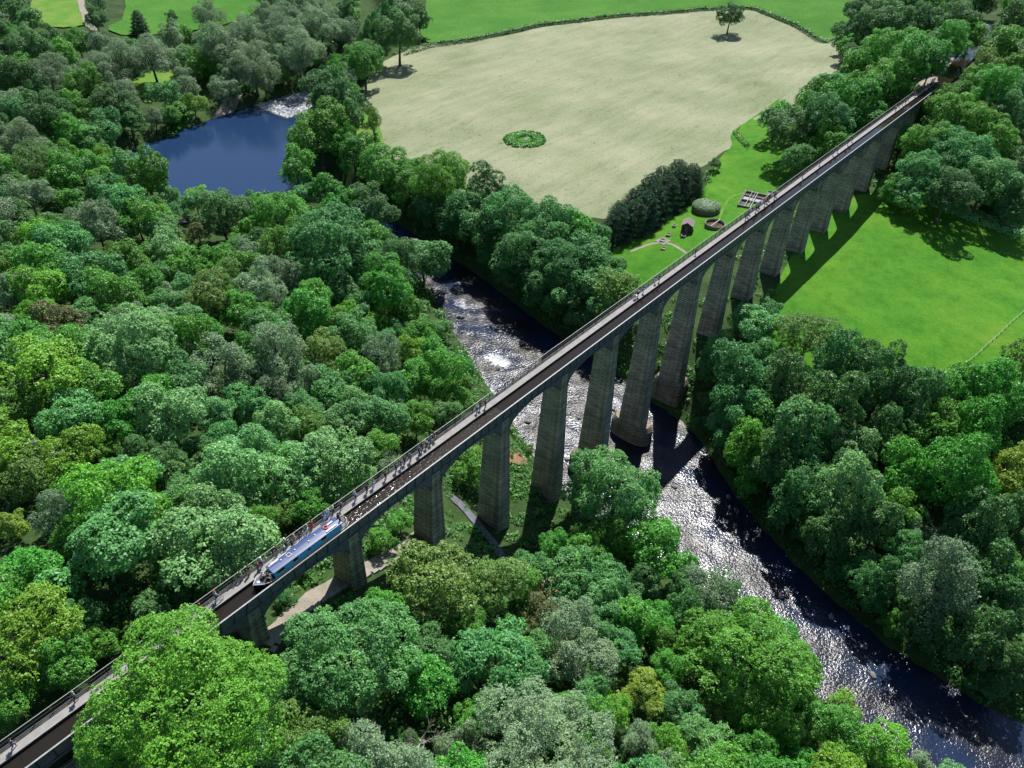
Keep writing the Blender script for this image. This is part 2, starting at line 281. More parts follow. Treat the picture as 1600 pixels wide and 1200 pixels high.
# ------------------------------------------------------------------ terrain
def canal_y(x): return 1.16 + np.clip(np.asarray(x, float) - 300, 0, 400) ** 1.35 * 0.019
def ground(x, y, d=None):
    x = np.asarray(x, float); y = np.asarray(y, float); z = terr(x, y, d)
    # the canal cut north of the trough
    c = np.abs(y - canal_y(x)); k = _sm((x - 289.5) / 2.0) * (1 - _sm((x - 400) / 4)) * (1 - _sm((c - 1.6) / 1.2)); z = z * (1 - k) + (-1.9) * k
    return z
def gz(x, y): return float(ground(np.array([x]), np.array([y]))[0])

def axis(lo, f0, f1, hi, step):
    a = list(np.arange(f0, f1 + .1, step)); s = step; x = f0
    while x > lo: s *= 1.18; x -= s; a.insert(0, x)
    s = step; x = a[-1]
    while x < hi: s *= 1.18; x += s; a.append(x)
    return np.array(a)
gx, gy = np.meshgrid(axis(-1500, -40, 480, 3000, 2.2), axis(-1500, -130, 440, 3000, 2.2))
gd = rivd(gx, gy)
G = put('ground', grid_mesh('ground', gx, gy, ground(gx, gy, gd)), mats=M_FLOOR); tag(G, 'dark wooded valley floor under the trees', 'ground', kind='structure')

def inside(px, py, poly):
    c = np.zeros(px.shape, bool); j = len(poly) - 1
    for i in range(len(poly)):
        xi, yi = poly[i]; xj, yj = poly[j]
        if yi != yj: c ^= ((yi > py) != (yj > py)) & (px < (xj - xi) * (py - yi) / (yj - yi) + xi)
        j = i
    return c

def chaikin(p, n=2, closed=True):
    for _ in range(n):
        q = []
        for i in range(len(p) if closed else len(p) - 1):
            a = p[i]; b = p[(i + 1) % len(p)]; q += [(a[0] * .75 + b[0] * .25, a[1] * .75 + b[1] * .25), (a[0] * .25 + b[0] * .75, a[1] * .25 + b[1] * .75)]
        p = q if closed else [p[0]] + q + [p[-1]]
    return p

def sheet(name, poly, m, step=3.0, off=0.09, label=None, cat=None):
    """a piece of open ground lying on the terrain, with a clean outline"""
    P = np.array(poly); xs, ys = np.meshgrid(np.arange(P[:, 0].min(), P[:, 0].max(), step), np.arange(P[:, 1].min(), P[:, 1].max(), step))
    xs = xs.ravel(); ys = ys.ravel(); k = inside(xs, ys, poly); pts = [Vector(p) for p in poly] + [Vector((a, b)) for a, b in zip(xs[k], ys[k])]
    n = len(poly); r = delaunay_2d_cdt(pts, [], [list(range(n))], 1, 1e-4)
    v = np.array([(p.x, p.y) for p in r[0]]); z = ground(v[:, 0], v[:, 1]) + off
    me = bpy.data.meshes.new(name); me.from_pydata([(a, b, c) for (a, b), c in zip(v, z)], [], [f for f in r[2]]); me.polygons.foreach_set('use_smooth', [True] * len(me.polygons)); me.update()
    bm = bmesh.new(); bm.from_mesh(me); bmesh.ops.recalc_face_normals(bm, faces=bm.faces)
    if bm.faces and sum(f.normal.z for f in bm.faces) < 0: bmesh.ops.reverse_faces(bm, faces=bm.faces)
    bm.to_mesh(me); bm.free()
    return tag(put(name, me, mats=m), label, cat, kind='structure')

def strip(name, line, w, m, off=0.12, label=None, cat=None, wob=0.15):
    p = chaikin(line, 2, False); L = []; Rr = []
    for i in range(len(p)):
        a = Vector(p[max(0, i - 1)]); b = Vector(p[min(len(p) - 1, i + 1)]); d = (b - a).normalized(); nn = Vector((-d.y, d.x)); ww = w * .5 * (1 + random.uniform(-wob, wob))
        L.append(tuple(Vector(p[i]) + nn * ww)); Rr.append(tuple(Vector(p[i]) - nn * ww))
    return sheet(name, Rr + L[::-1], m, 0.8 if w < 4 else 2.0, off, label, cat)

sheet('hay_field', chaikin(FIELDS['hay_field'], 1), M_HAY, 4, 0.10, 'large pale mown hay field beyond the river', 'field')
sheet('works_lawn', chaikin(FIELDS['works_lawn'], 1), M_LAWN, 3, 0.13, 'bright green grass round the small water works', 'lawn')
sheet('cricket_lawn', chaikin(FIELDS['cricket_lawn'], 1), M_LAWN, 3, 0.10, 'smooth bright green playing field right of the piers', 'lawn')
sheet('pasture', chaikin(FIELDS['pasture'], 1), M_MEADOW, 6, 0.55, 'bright green pasture behind the hay field hedge', 'field')
sheet('meadow', chaikin(FIELDS['meadow'], 1), M_MEADOW, 6, 0.55, 'bright meadow at the top left behind the willows', 'field')
sheet('meadow_strip', chaikin(FIELDS['meadow_strip'], 1), M_ROUGH, 5, 0.55, 'rough meadow with a brown patch beside the pale path', 'field')
sheet('clearing', chaikin(FIELDS['clearing'], 1), M_ROUGH, 2, 0.16, 'dry yellowish clearing at the corner of the hay field', 'clearing')
sheet('pool_meadow', chaikin(FIELDS['pool_meadow'], 1), M_ROUGH, 2, 0.10, 'small rough meadow between willows above the pool', 'meadow')
strip('west_path', LINES['west_path'], 3.2, M_GRAVEL, 0.7, 'pale gravel path crossing the top left meadow', 'path')
strip('wood_path', LINES['west_path2'], 2.4, M_GRAVEL, 0.2, 'pale path beside the small meadow above the pool', 'path')
strip('pool_path', LINES['white_path'], 2.6, M_GRAVEL, 0.2, 'pale path showing between trees below the pool', 'path')
strip('track', LINES['track'], 2.1, M_GRAVEL, 0.10, 'dry earth track running under the aqueduct arches', 'track')
strip('stream_bed', LINES['stream'], 1.7, plain('wet_concrete', (0.11, 0.115, 0.14), 0.35, var=0.35, scale=1.2), 0.25, 'grey culvert channel between two piers', 'stream')
strip('works_path', LINES['wp1'], 0.9, M_GRAVEL, 0.2, 'narrow bent gravel path on the works lawn', 'path')
strip('mound_path', LINES['wp2'], 0.7, M_ROUGH, 0.2, 'thin worn path curving round the planted mound', 'path')
# gravel beaches by the river
def blob(cx, cy, rx, ry, rot, n=22, j=.2):
    o = []
    for i in range(n):
        a = 2 * math.pi * i / n; k = 1 + random.uniform(-j, j); x = rx * k * math.cos(a); y = ry * k * math.sin(a); o.append((cx + x * math.cos(rot) - y * math.sin(rot), cy + x * math.sin(rot) + y * math.cos(rot)))
    return chaikin(o, 1)
sheet('gravel_beach', blob(176, 236, 13, 3.2, 0.55), M_GRAVEL, 1.5, 0.3, 'pale gravel beach at the far shore of the pool', 'beach')
sheet('earth_bank', blob(84, 12, 3.2, 2.4, 0.3), M_EARTH, 1.0, 0.25, 'bare earth patch by the river pier foot', 'bank')
sheet('earth_slip', blob(58, -15, 4.0, 2.2, 0.6), M_EARTH, 1.0, 0.25, 'reddish bare earth slip among the bushes', 'bank')

# ------------------------------------------------------------------ river
v = []; fa = []; att = []; foa = []
xs, ys = np.meshgrid(np.arange(60, 330, 1.5), np.arange(-130, 330, 1.5)); dd = rivd(xs, ys)
far_m = grid_mesh('river', *np.meshgrid(np.arange(58, 420, 1.2), np.arange(-200, 420, 1.2)), np.zeros((517, 302)))
co = np.empty(len(far_m.vertices) * 3, np.float32); far_m.vertices.foreach_get('co', co); co = co.reshape(-1, 3)
dd = rivd(co[:, 0], co[:, 1]); co[:, 2] = -38.0
bm = bmesh.new(); bm.from_mesh(far_m); bm.verts.ensure_lookup_table()
bmesh.ops.delete(bm, geom=[bm.verts[i] for i in np.nonzero((dd > 5.0) | (co[:, 1] > 285))[0]], context='VERTS'); bm.to_mesh(far_m); bm.free()
n = len(far_m.vertices); co = np.empty(n * 3, np.float32); far_m.vertices.foreach_get('co', co); co = co.reshape(-1, 3); dd = rivd(co[:, 0], co[:, 1])
x, y = co[:, 0], co[:, 1]
def bump1(t, a, b, s): return _sm((t - a) / s) * (1 - _sm((t - b) / s))
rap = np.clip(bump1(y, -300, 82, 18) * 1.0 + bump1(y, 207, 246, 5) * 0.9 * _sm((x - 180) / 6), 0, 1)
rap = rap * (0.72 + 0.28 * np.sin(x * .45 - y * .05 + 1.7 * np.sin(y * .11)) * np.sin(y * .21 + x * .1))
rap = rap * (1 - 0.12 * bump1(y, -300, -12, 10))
foam = 0.30 * bump1(y, 20, 66, 8) * _sm((4 - (x - (113 + (y - 22) * .27) + 8)) / 9) + 0.22 * bump1(y, -8, 30, 8) + 0.10 * bump1(y, 30, 80, 8) + 0.46 * bump1(y, 208, 232, 4) * _sm((x - 181) / 5)
foam += 0.55 * np.exp(-(((x - 115) / 2.6) ** 2 + ((y - 42) / 5) ** 2)) + 0.4 * np.exp(-(((x - 128) / 3) ** 2 + ((y - 66) / 4) ** 2))
z = -38.0 + rap * (0.10 * np.sin(x * 1.1 + y * .6 + 2 * np.sin(y * .33)) + 0.09 * np.sin(x * .7 - y * 1.3 + 2 * np.sin(x * .41)) + 0.06 * np.sin(x * 2.1 + y * 1.9)) + 0.5 * _sm((y - 90) / 60)
co[:, 2] = z; far_m.vertices.foreach_set('co', co.ravel())
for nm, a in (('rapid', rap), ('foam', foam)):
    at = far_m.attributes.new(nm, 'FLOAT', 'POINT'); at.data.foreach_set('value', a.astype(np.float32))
far_m.polygons.foreach_set('use_smooth', [True] * len(far_m.polygons)); far_m.update()
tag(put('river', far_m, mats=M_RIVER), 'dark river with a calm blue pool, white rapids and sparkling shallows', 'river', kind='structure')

# river boulders
M_ROCK = plain('river_rock', (0.16, 0.155, 0.15), 0.7, var=0.4, scale=1.5, bump=0.5)
def rock_mesh(seed, r=1.0):
    bm = bmesh.new(); bmesh.ops.create_icosphere(bm, subdivisions=2, radius=r); rr = random.Random(seed)
    ks = [(Vector((rr.uniform(-1, 1), rr.uniform(-1, 1), rr.uniform(-1, 1))).normalized(), rr.uniform(.55, .85)) for _ in range(7)]
    for vv in bm.verts:
        for d, k in ks:
            t = vv.co.dot(d) / r
            if t > k: vv.co -= d * (t - k) * r * .9
        vv.co.z *= .6
    me = bpy.data.meshes.new('boulder'); bm.to_mesh(me); bm.free(); me.materials.append(M_ROCK); return me
ROCKS = [rock_mesh(i) for i in range(4)]
ORD = ['first', 'second', 'third', 'fourth', 'fifth', 'sixth', 'seventh', 'eighth', 'ninth', 'tenth', 'eleventh', 'twelfth', 'thirteenth', 'fourteenth', 'fifteenth', 'sixteenth', 'seventeenth', 'eighteenth', 'nineteenth', 'twentieth']
rk = sorted([(123, 62, 1.5), (118, 57, 1.1), (126, 70, 1.2), (112, 40, 1.6), (117, 36, .9), (120, 28, 1.1), (107, 30, 1.3), (101, 22, 1.2), (110, 14, 1.0), (118, 10, 1.3), (97, 8, 1.0), (129, 78, 1.1), (105, -14, 1.1), (99, -30, .9), (110, -24, 1.0), (95, -52, 1.0), (88, -62, 1.2), (97, -70, .9), (125, 50, 1.0), (92, 18, 1.4)], key=lambda q: -q[1])
for i, (a, b_, r_) in enumerate(rk):
    o = put('boulder', ROCKS[i % 4], loc=(a, b_, -38.05 + r_ * .1), rot=(0, 0, i * 1.3), scale=(r_ * .75, r_ * .6, r_ * .8))
    tag(o, 'grey boulder in the river, %s counted downstream' % ORD[i], 'boulder', 'boulders in the rapids')

# ------------------------------------------------------------------ the aqueduct
PITCH = 16.15; YM = 1.885; W = 3.77
M_IRON = plain('cast_iron', (0.085, 0.096, 0.116), 0.55, var=0.28, scale=1.2, bump=0.15)
M_IRON_D = plain('cast_iron_dark', (0.022, 0.025, 0.030), 0.7, var=0.3, scale=2.0)
M_LIP = plain('pale_iron_lip', (0.25, 0.26, 0.28), 0.5, var=0.2, scale=1.5)  # top lip, paler than the side plates
M_RAIL = plain('rail_paint', (0.30, 0.31, 0.30), 0.45, var=0.15)
M_BAR = plain('rail_bars', (0.05, 0.055, 0.06), 0.6)
M_PATH = plain('towpath_surface', (0.225, 0.218, 0.214), 0.9, var=0.16, scale=0.8, bump=0.15)
M_GRIT = plain('towpath_edge', (0.085, 0.082, 0.08), 0.95, var=0.3, scale=1.2, bump=0.2)
M_KERB = plain('kerb_stone', (0.255, 0.245, 0.232), 0.85, var=0.2, scale=1.5)
def stone_mat(name, c1, c2, mortar, bw=0.9, bh=0.36):
    m, n, l, b = mat(name); tc = n.new('ShaderNodeTexCoord'); sp = n.new('ShaderNodeSeparateXYZ'); l.new(tc.outputs['Object'], sp.inputs[0])
    ad = n.new('ShaderNodeMath'); l.new(sp.outputs['X'], ad.inputs[0]); l.new(sp.outputs['Y'], ad.inputs[1]); cb = n.new('ShaderNodeCombineXYZ'); l.new(ad.outputs[0], cb.inputs['X']); l.new(sp.outputs['Z'], cb.inputs['Y'])
    br = n.new('ShaderNodeTexBrick'); br.inputs['Scale'].default_value = 1.0; br.inputs['Brick Width'].default_value = bw; br.inputs['Row Height'].default_value = bh; br.inputs['Mortar Size'].default_value = 0.075; br.inputs['Mortar Smooth'].default_value = 0.4; br.inputs['Bias'].default_value = -0.1
    for k, c in (('Color1', c1), ('Color2', c2), ('Mortar', mortar)): br.inputs[k].default_value = (*c, 1)
    l.new(cb.outputs[0], br.inputs['Vector'])
    nz = n.new('ShaderNodeTexNoise'); nz.inputs['Scale'].default_value = 0.22; nz.inputs['Detail'].default_value = 6; nz.inputs['Roughness'].default_value = .65; l.new(tc.outputs['Object'], nz.inputs['Vector'])
    r = ramp(n, [(0.3, (0.60, 0.62, 0.60)), (0.55, (1, 1, 1)), (0.75, (1.12, 1.05, 0.92))]); l.new(nz.outputs['Fac'], r.inputs['Fac'])
    mx = n.new('ShaderNodeMix'); mx.data_type = 'RGBA'; mx.blend_type = 'MULTIPLY'; mx.inputs[0].default_value = 0.9; l.new(br.outputs['Color'], mx.inputs[6]); l.new(r.outputs['Color'], mx.inputs[7]); l.new(mx.outputs[2], b.inputs['Base Color'])
    for sc_, st_ in (((.9, .9, .05), [(0.34, (0.55, 0.56, 0.56)), (0.52, (1, 1, 1))]), ((.25, .25, 2.3), [(0.36, (0.66, 0.66, 0.66)), (0.6, (1.15, 1.12, 1.05))])):
        mpp = n.new('ShaderNodeMapping'); mpp.inputs['Scale'].default_value = sc_; l.new(tc.outputs['Object'], mpp.inputs['Vector']); nn = n.new('ShaderNodeTexNoise'); nn.inputs['Scale'].default_value = 1.0; nn.inputs['Detail'].default_value = 5; l.new(mpp.outputs[0], nn.inputs['Vector']); rn = ramp(n, st_); l.new(nn.outputs['Fac'], rn.inputs['Fac'])
        m_ = n.new('ShaderNodeMix'); m_.data_type = 'RGBA'; m_.blend_type = 'MULTIPLY'; m_.inputs[0].default_value = 0.85; l.new(b.inputs['Base Color'].links[0].from_socket, m_.inputs[6]); l.new(rn.outputs['Color'], m_.inputs[7]); l.new(m_.outputs[2], b.inputs['Base Color'])
    n2 = n.new('ShaderNodeTexNoise'); n2.inputs['Scale'].default_value = 4.0; n2.inputs['Detail'].default_value = 4; l.new(tc.outputs['Object'], n2.inputs['Vector'])
    a2 = n.new('ShaderNodeMath'); a2.operation = 'MULTIPLY_ADD'; a2.inputs[1].default_value = -0.8; l.new(br.outputs['Fac'], a2.inputs[0]); l.new(n2.outputs['Fac'], a2.inputs[2])
    bp = n.new('ShaderNodeBump'); bp.inputs['Strength'].default_value = 0.8; bp.inputs['Distance'].default_value = 0.08; l.new(a2.outputs[0], bp.inputs['Height']); l.new(bp.outputs['Normal'], b.inputs['Normal'])
    b.inputs['Roughness'].default_value = 0.9; b.inputs['Specular IOR Level'].default_value = 0.2; return m
M_STONE = stone_mat('pier_stone', (0.47, 0.44, 0.365), (0.345, 0.325, 0.275), (0.10, 0.096, 0.088), 2.0, 0.44)
M_PLINTH = stone_mat('plinth_stone', (0.30, 0.25, 0.20), (0.22, 0.20, 0.17), (0.09, 0.085, 0.08), 1.2, 0.5)

AQ = empty('aqueduct', (0, YM, -38)); tag(AQ, 'long cast-iron canal aqueduct on tall tapering stone piers', 'aqueduct')
OFF = Vector((0, -YM, 38))                       # children are given in world coordinates
def aq(name, mesh, mats=None, loc=(0, 0, 0), parent=None):
    return put(name, mesh, parent or AQ, mats, loc=Vector(loc) + (OFF if parent is None else Vector((0, 0, 0))))

ZS = -5.0; BX, BY = 0.021, 0.032
def pier_sec(z, ex=0.0): d = ZS - z; return 1.15 + BX * d + ex, 1.75 + BY * d + ex
for k in range(0, 18):
    xk = k * PITCH; zb = gz(xk, YM); wet = k in (6, 7); zb = -40.0 if wet else zb - 1.2
    zp = {6: -33.6, 7: -33.4, 8: -30.6, 5: -30.2}.get(k, None)
    mb = MB(); lv = np.linspace(zb, ZS - .35, 9)
    n0 = 0
    for a, b_ in zip(lv[:-1], lv[1:]):
        pa = pier_sec(a); pb = pier_sec(b_)
        for (sx, sy) in (((-1, -1), (1, -1)), ((1, -1), (1, 1)), ((1, 1), (-1, 1)), ((-1, 1), (-1, -1))):
            mb.poly([(sx[0] * pa[0], sx[1] * pa[1], a), (sy[0] * pa[0], sy[1] * pa[1], a), (sy[0] * pb[0], sy[1] * pb[1], b_), (sx[0] * pb[0], sx[1] * pb[1], b_)])
    P = aq('pier', mb.mesh('pier'), M_STONE, (xk, YM, 0))
    c = MB(); hx, hy = pier_sec(ZS); c.hexa([(-hx - .03, -hy - .03, ZS - .35), (hx + .03, -hy - .03, ZS - .35), (hx + .03, hy + .03, ZS - .35), (-hx - .03, hy + .03, ZS - .35)], [(-hx - .14, -hy - .12, ZS - .12), (hx + .14, -hy - .12, ZS - .12), (hx + .14, hy + .12, ZS - .12), (-hx - .14, hy + .12, ZS - .12)])
    c.box(-hx - .14, hx + .14, -hy - .12, hy + .12, ZS - .119, ZS)
    aq('capital', c.mesh('capital'), M_STONE, (0, 0, 0), P)
    u = MB(); u.box(-.92, .92, -1.80, 1.80, ZS + .002, -1.80)
    aq('pilaster', u.mesh('pilaster'), M_STONE, (0, 0, 0), P)
    if zp is not None:
        q = MB(); hx, hy = pier_sec(zp); n = 28; lo = []; hi = []; tp = []
        for i in range(n):
            a = 2 * math.pi * i / n; cx_, sy_ = math.cos(a), math.sin(a)
            rx = (hx + .75); e = 2.0 / (5.0 if not wet else 2.6)
            X = math.copysign(abs(cx_) ** e, cx_) * rx; Y = math.copysign(abs(sy_) ** e, sy_) * (hy + (1.1 if not wet else 2.2))
            lo.append((X * 1.05, Y * 1.04, zb)); hi.append((X, Y, zp - 1.0)); tp.append((X * .86, Y * .86, zp))
        q.hexa(lo, hi); q.hexa([(a, b_, c_ + .002) for a, b_, c_ in hi], tp)
        aq('plinth', q.mesh('plinth'), M_PLINTH, (0, 0, 0), P)
# abutments and their wing walls
for x0, x1 in ((-58, -16.15 + 1.1), (290.7 - 1.1, 300.5)):
    mb = MB(); zb = min(gz(x0, YM), gz(x1, YM)) - 2; mb.hexa([(x0, -0.2, zb), (x1, -0.2, zb), (x1, 3.97, zb), (x0, 3.97, zb)], [(x0, .05, -1.82), (x1, .05, -1.82), (x1, 3.72, -1.82), (x0, 3.72, -1.82)])
    aq('abutment', mb.mesh('abutment'), M_STONE)

# iron trough: dark body, then each side plate
SPANS = [(k * PITCH) for k in range(-1, 18)]
XA, XB = -16.15, 290.7
mb = MB(); mb.box(XA, XB, .03, .09, -1.66, -.002); mb.box(XA, XB, 3.68, 3.74, -1.66, -.002); mb.box(XA, XB, .09, 3.68, -1.72, -1.60)
aq('trough_body', mb.mesh('trough_body'), M_IRON_D)
for q in ((-58, XA, .03, .30, -1.82, 0.0), (XB, 300.5, .03, .30, -1.82, 0.0), (-58, XA, 3.5, 3.74, -1.82, -.11)): mb = MB(); mb.box(*q); aq('channel_wall', mb.mesh('channel_wall'), M_STONE)
mb = MB(); mb.box(XA, XB, -.09, .10, 0.0, .045); aq('trough_lip', mb.mesh('trough_lip'), M_LIP)
NP = 9; pw = PITCH / NP
def seam(u, z):                                   # u counts plates from the pier centre; seams fan out from mid-span
    off = (u - NP / 2) / (NP / 2) * 0.5; t = (z + 1.66) / 1.66
    return u * pw + off * (t - .5)
PANELS = []; FLG = []
for i in range(NP):
    a, b_ = i - .5, i + .5; g = .055; mb = MB()
    def sm(u, z): return seam(u, z) if u > 0 else seam(u + NP, z) - PITCH
    pts = [(sm(a, -1.64) + g, -1.64), (sm(b_, -1.64) - g, -1.64), (sm(b_, -.03) - g, -.03), (sm(a, -.03) + g, -.03)]
    mb.prism_y(pts, -.045, .028); me = mb.mesh('trough_panel'); me.materials.append(M_IRON); PANELS.append(me)
    mb = MB(); pts = [(sm(b_, -1.64) - .034, -1.64), (sm(b_, -1.64) + .034, -1.64), (sm(b_, -.03) + .034, -.03), (sm(b_, -.03) - .034, -.03)]
    mb.prism_y(pts, -.11, .025); me = mb.mesh('seam_flange'); me.materials.append(M_IRON_D); FLG.append(me)
AR = 7.12
def arch(x): return ZS + 2.80 * math.sqrt(max(0, 1 - (x / AR) ** 2)) ** 1.0
NS = 8; SPL = []
for i in range(NS):
    xa = -AR + i * 2 * AR / NS; xb = xa + 2 * AR / NS; mb = MB(); g = .03
    lx = lambda x, z: x + (x / AR) * 0.55 * ((z + 5.0) / 3.2 - .6)
    low = []
    for j in range(9):
        t = xa + g + (xb - xa - 2 * g) * j / 8; low.append((t, min(arch(t), -2.0)))
    ta = lx(xa, -1.8) + g if i else -7.12; tb = lx(xb, -1.8) - g if i < NS - 1 else 7.12
    ta = max(-7.12, min(7.12, ta)); tb = max(-7.12, min(7.12, tb))
    mb.prism_y(low + [(tb, -1.80), (ta, -1.80)], .05, .33); me = mb.mesh('spandrel_plate'); me.materials.append(M_IRON); SPL.append(me)
mb = MB(); low = [(-AR + 2 * AR * j / 32, min(arch(-AR + 2 * AR * j / 32), -2.0)) for j in range(33)]
mb.prism_y(low + [(7.12, -1.80), (-7.12, -1.80)], 0, .26); RIB = mb.mesh('arch_rib'); RIB.materials.append(M_IRON)
mb = MB(); mb.box(0, PITCH, -.20, .10, -1.78, -1.66); mb.box(0, PITCH, -.14, .06, -1.81, -1.78); LEDGE = mb.mesh('ledge'); LEDGE.materials.append(M_IRON)
mb = MB(); mb.box(0, PITCH, 3.70, 3.80, -1.78, -.01); FARP = mb.mesh('far_side_plate'); FARP.materials.append(M_IRON)
# railing of one span
mb = MB(); mb.box(0, PITCH, 3.695, 3.755, 1.13, 1.19); TOPR = mb.mesh('top_rail'); TOPR.materials.append(M_RAIL)
mb = MB(); mb.box(0, PITCH, 3.71, 3.74, .60, .635); mb.box(0, PITCH, 3.71, 3.74, .10, .135); MIDR = mb.mesh('lower_rails'); MIDR.materials.append(M_BAR)
mb = MB()
for i in range(int(PITCH / .17)): mb.box(i * .17 + .03, i * .17 + .052, 3.714, 3.736, .0, 1.129)
BARS = mb.mesh('bars'); BARS.materials.append(M_BAR)
mb = MB(); mb.box(-.03, .03, 3.69, 3.76, -.05, 1.129); mb.prism_y([(-.02, 0), (.02, 0), (.02, .5), (-.02, .5)], 3.66, 3.69); POST = mb.mesh('post'); POST.materials.append(M_BAR)
for x0 in SPANS:
    for i in range(NP):
        aq('trough_panel', PANELS[i], None, (x0, 0, 0)); aq('seam_flange', FLG[i], None, (x0, 0, 0))
    for i in range(NS): aq('spandrel_plate', SPL[i], None, (x0 + PITCH / 2, 0, 0))
    for yy in (1.15, 2.36, 3.44): aq('arch_rib', RIB, None, (x0 + PITCH / 2, yy, 0))
    aq('ledge', LEDGE, None, (x0, 0, 0)); aq('far_side_plate', FARP, None, (x0, 0, 0))
RL = empty('railing', (0, 3.72, 0)); tag(RL, 'pale topped iron railing along the towpath edge of the aqueduct', 'railing')
for k in range(-3, 18):
    x0 = k * PITCH
    for nm, me in (('top_rail', TOPR), ('lower_rail', MIDR)): put(nm, me, RL, loc=(x0, -3.72, 0))
    tag(put('bars', BARS, RL, loc=(x0, -3.72, 0)), kind='stuff')
    for j in range(8): put('post', POST, RL, loc=(x0 + j * PITCH / 8, -3.72, 0))
mb = MB(); mb.box(-58, 300.5, 2.34, 3.28, -.10, .0); aq('towpath', mb.mesh('towpath'), M_PATH)
mb = MB(); mb.box(-58, 300.5, 3.284, 3.69, -.10, -.02); aq('path_edge', mb.mesh('path_edge'), M_GRIT)
mb = MB(); mb.box(-58, 300.5, 2.24, 2.335, -.14, .03); aq('path_kerb', mb.mesh('path_kerb'), M_KERB)
mb = MB(); mb.box(-58, 300.5, 2.26, 2.32, -1.0, -.145); aq('path_fascia', mb.mesh('path_fascia'), M_IRON_D)
# canal water in the trough, with the stirred water astern of the boat
def water_rect(name, x0, x1, m, z=-.40, lab=None):
    X, Y = np.meshgrid(np.linspace(x0, x1, max(2, int((x1 - x0) / .5))), np.linspace(.07, 2.28, 8)); return tag(put(name, grid_mesh(name, X, Y, np.full(X.shape, z)), mats=m), lab, 'water', kind='structure')
water_rect('canal_water', -58, 31.6, M_CANAL, lab='dark canal water ahead of the boat')
WK = water_rect('stirred_water', 31.6, 64, M_WAKE, lab='glinting stirred canal water behind the boat'); _a = WK.data.attributes.new('rapid', 'FLOAT', 'POINT')
_c = np.empty(len(WK.data.vertices) * 3, np.float32); WK.data.vertices.foreach_get('co', _c); _a.data.foreach_set('value', np.clip(1 - (_c[0::3] - 33) / 22, 0, 1).astype(np.float32))
water_rect('canal_water', 64, 300, M_CANAL, lab='dark canal water reflecting blue sky towards the far end')
cx = np.linspace(300, 405, 50); X = np.repeat(cx[None], 6, 0); Yc = canal_y(cx); Y = Yc[None] + np.linspace(-2.6, 2.6, 6)[:, None] * np.clip((cx - 296) / 10, .45, 1)[None]
tag(put('canal_basin', grid_mesh('canal_basin', X, Y, np.full(X.shape, -.42)), mats=M_CANAL), 'canal leading away under the trees at the far end', 'water', kind='structure')
tp = [(298, 2.3), (304, 2.9), (312, 4.2), (330, 6.2), (350, 8.6), (352, 12.5), (330, 10.5), (312, 9), (300, 8.6), (291, 7.0), (290.9, 3.9), (297, 3.9)]
sheet('far_towpath', tp, M_GRAVEL, 1.5, 0.35, 'pale open towpath square at the far end of the aqueduct', 'path')

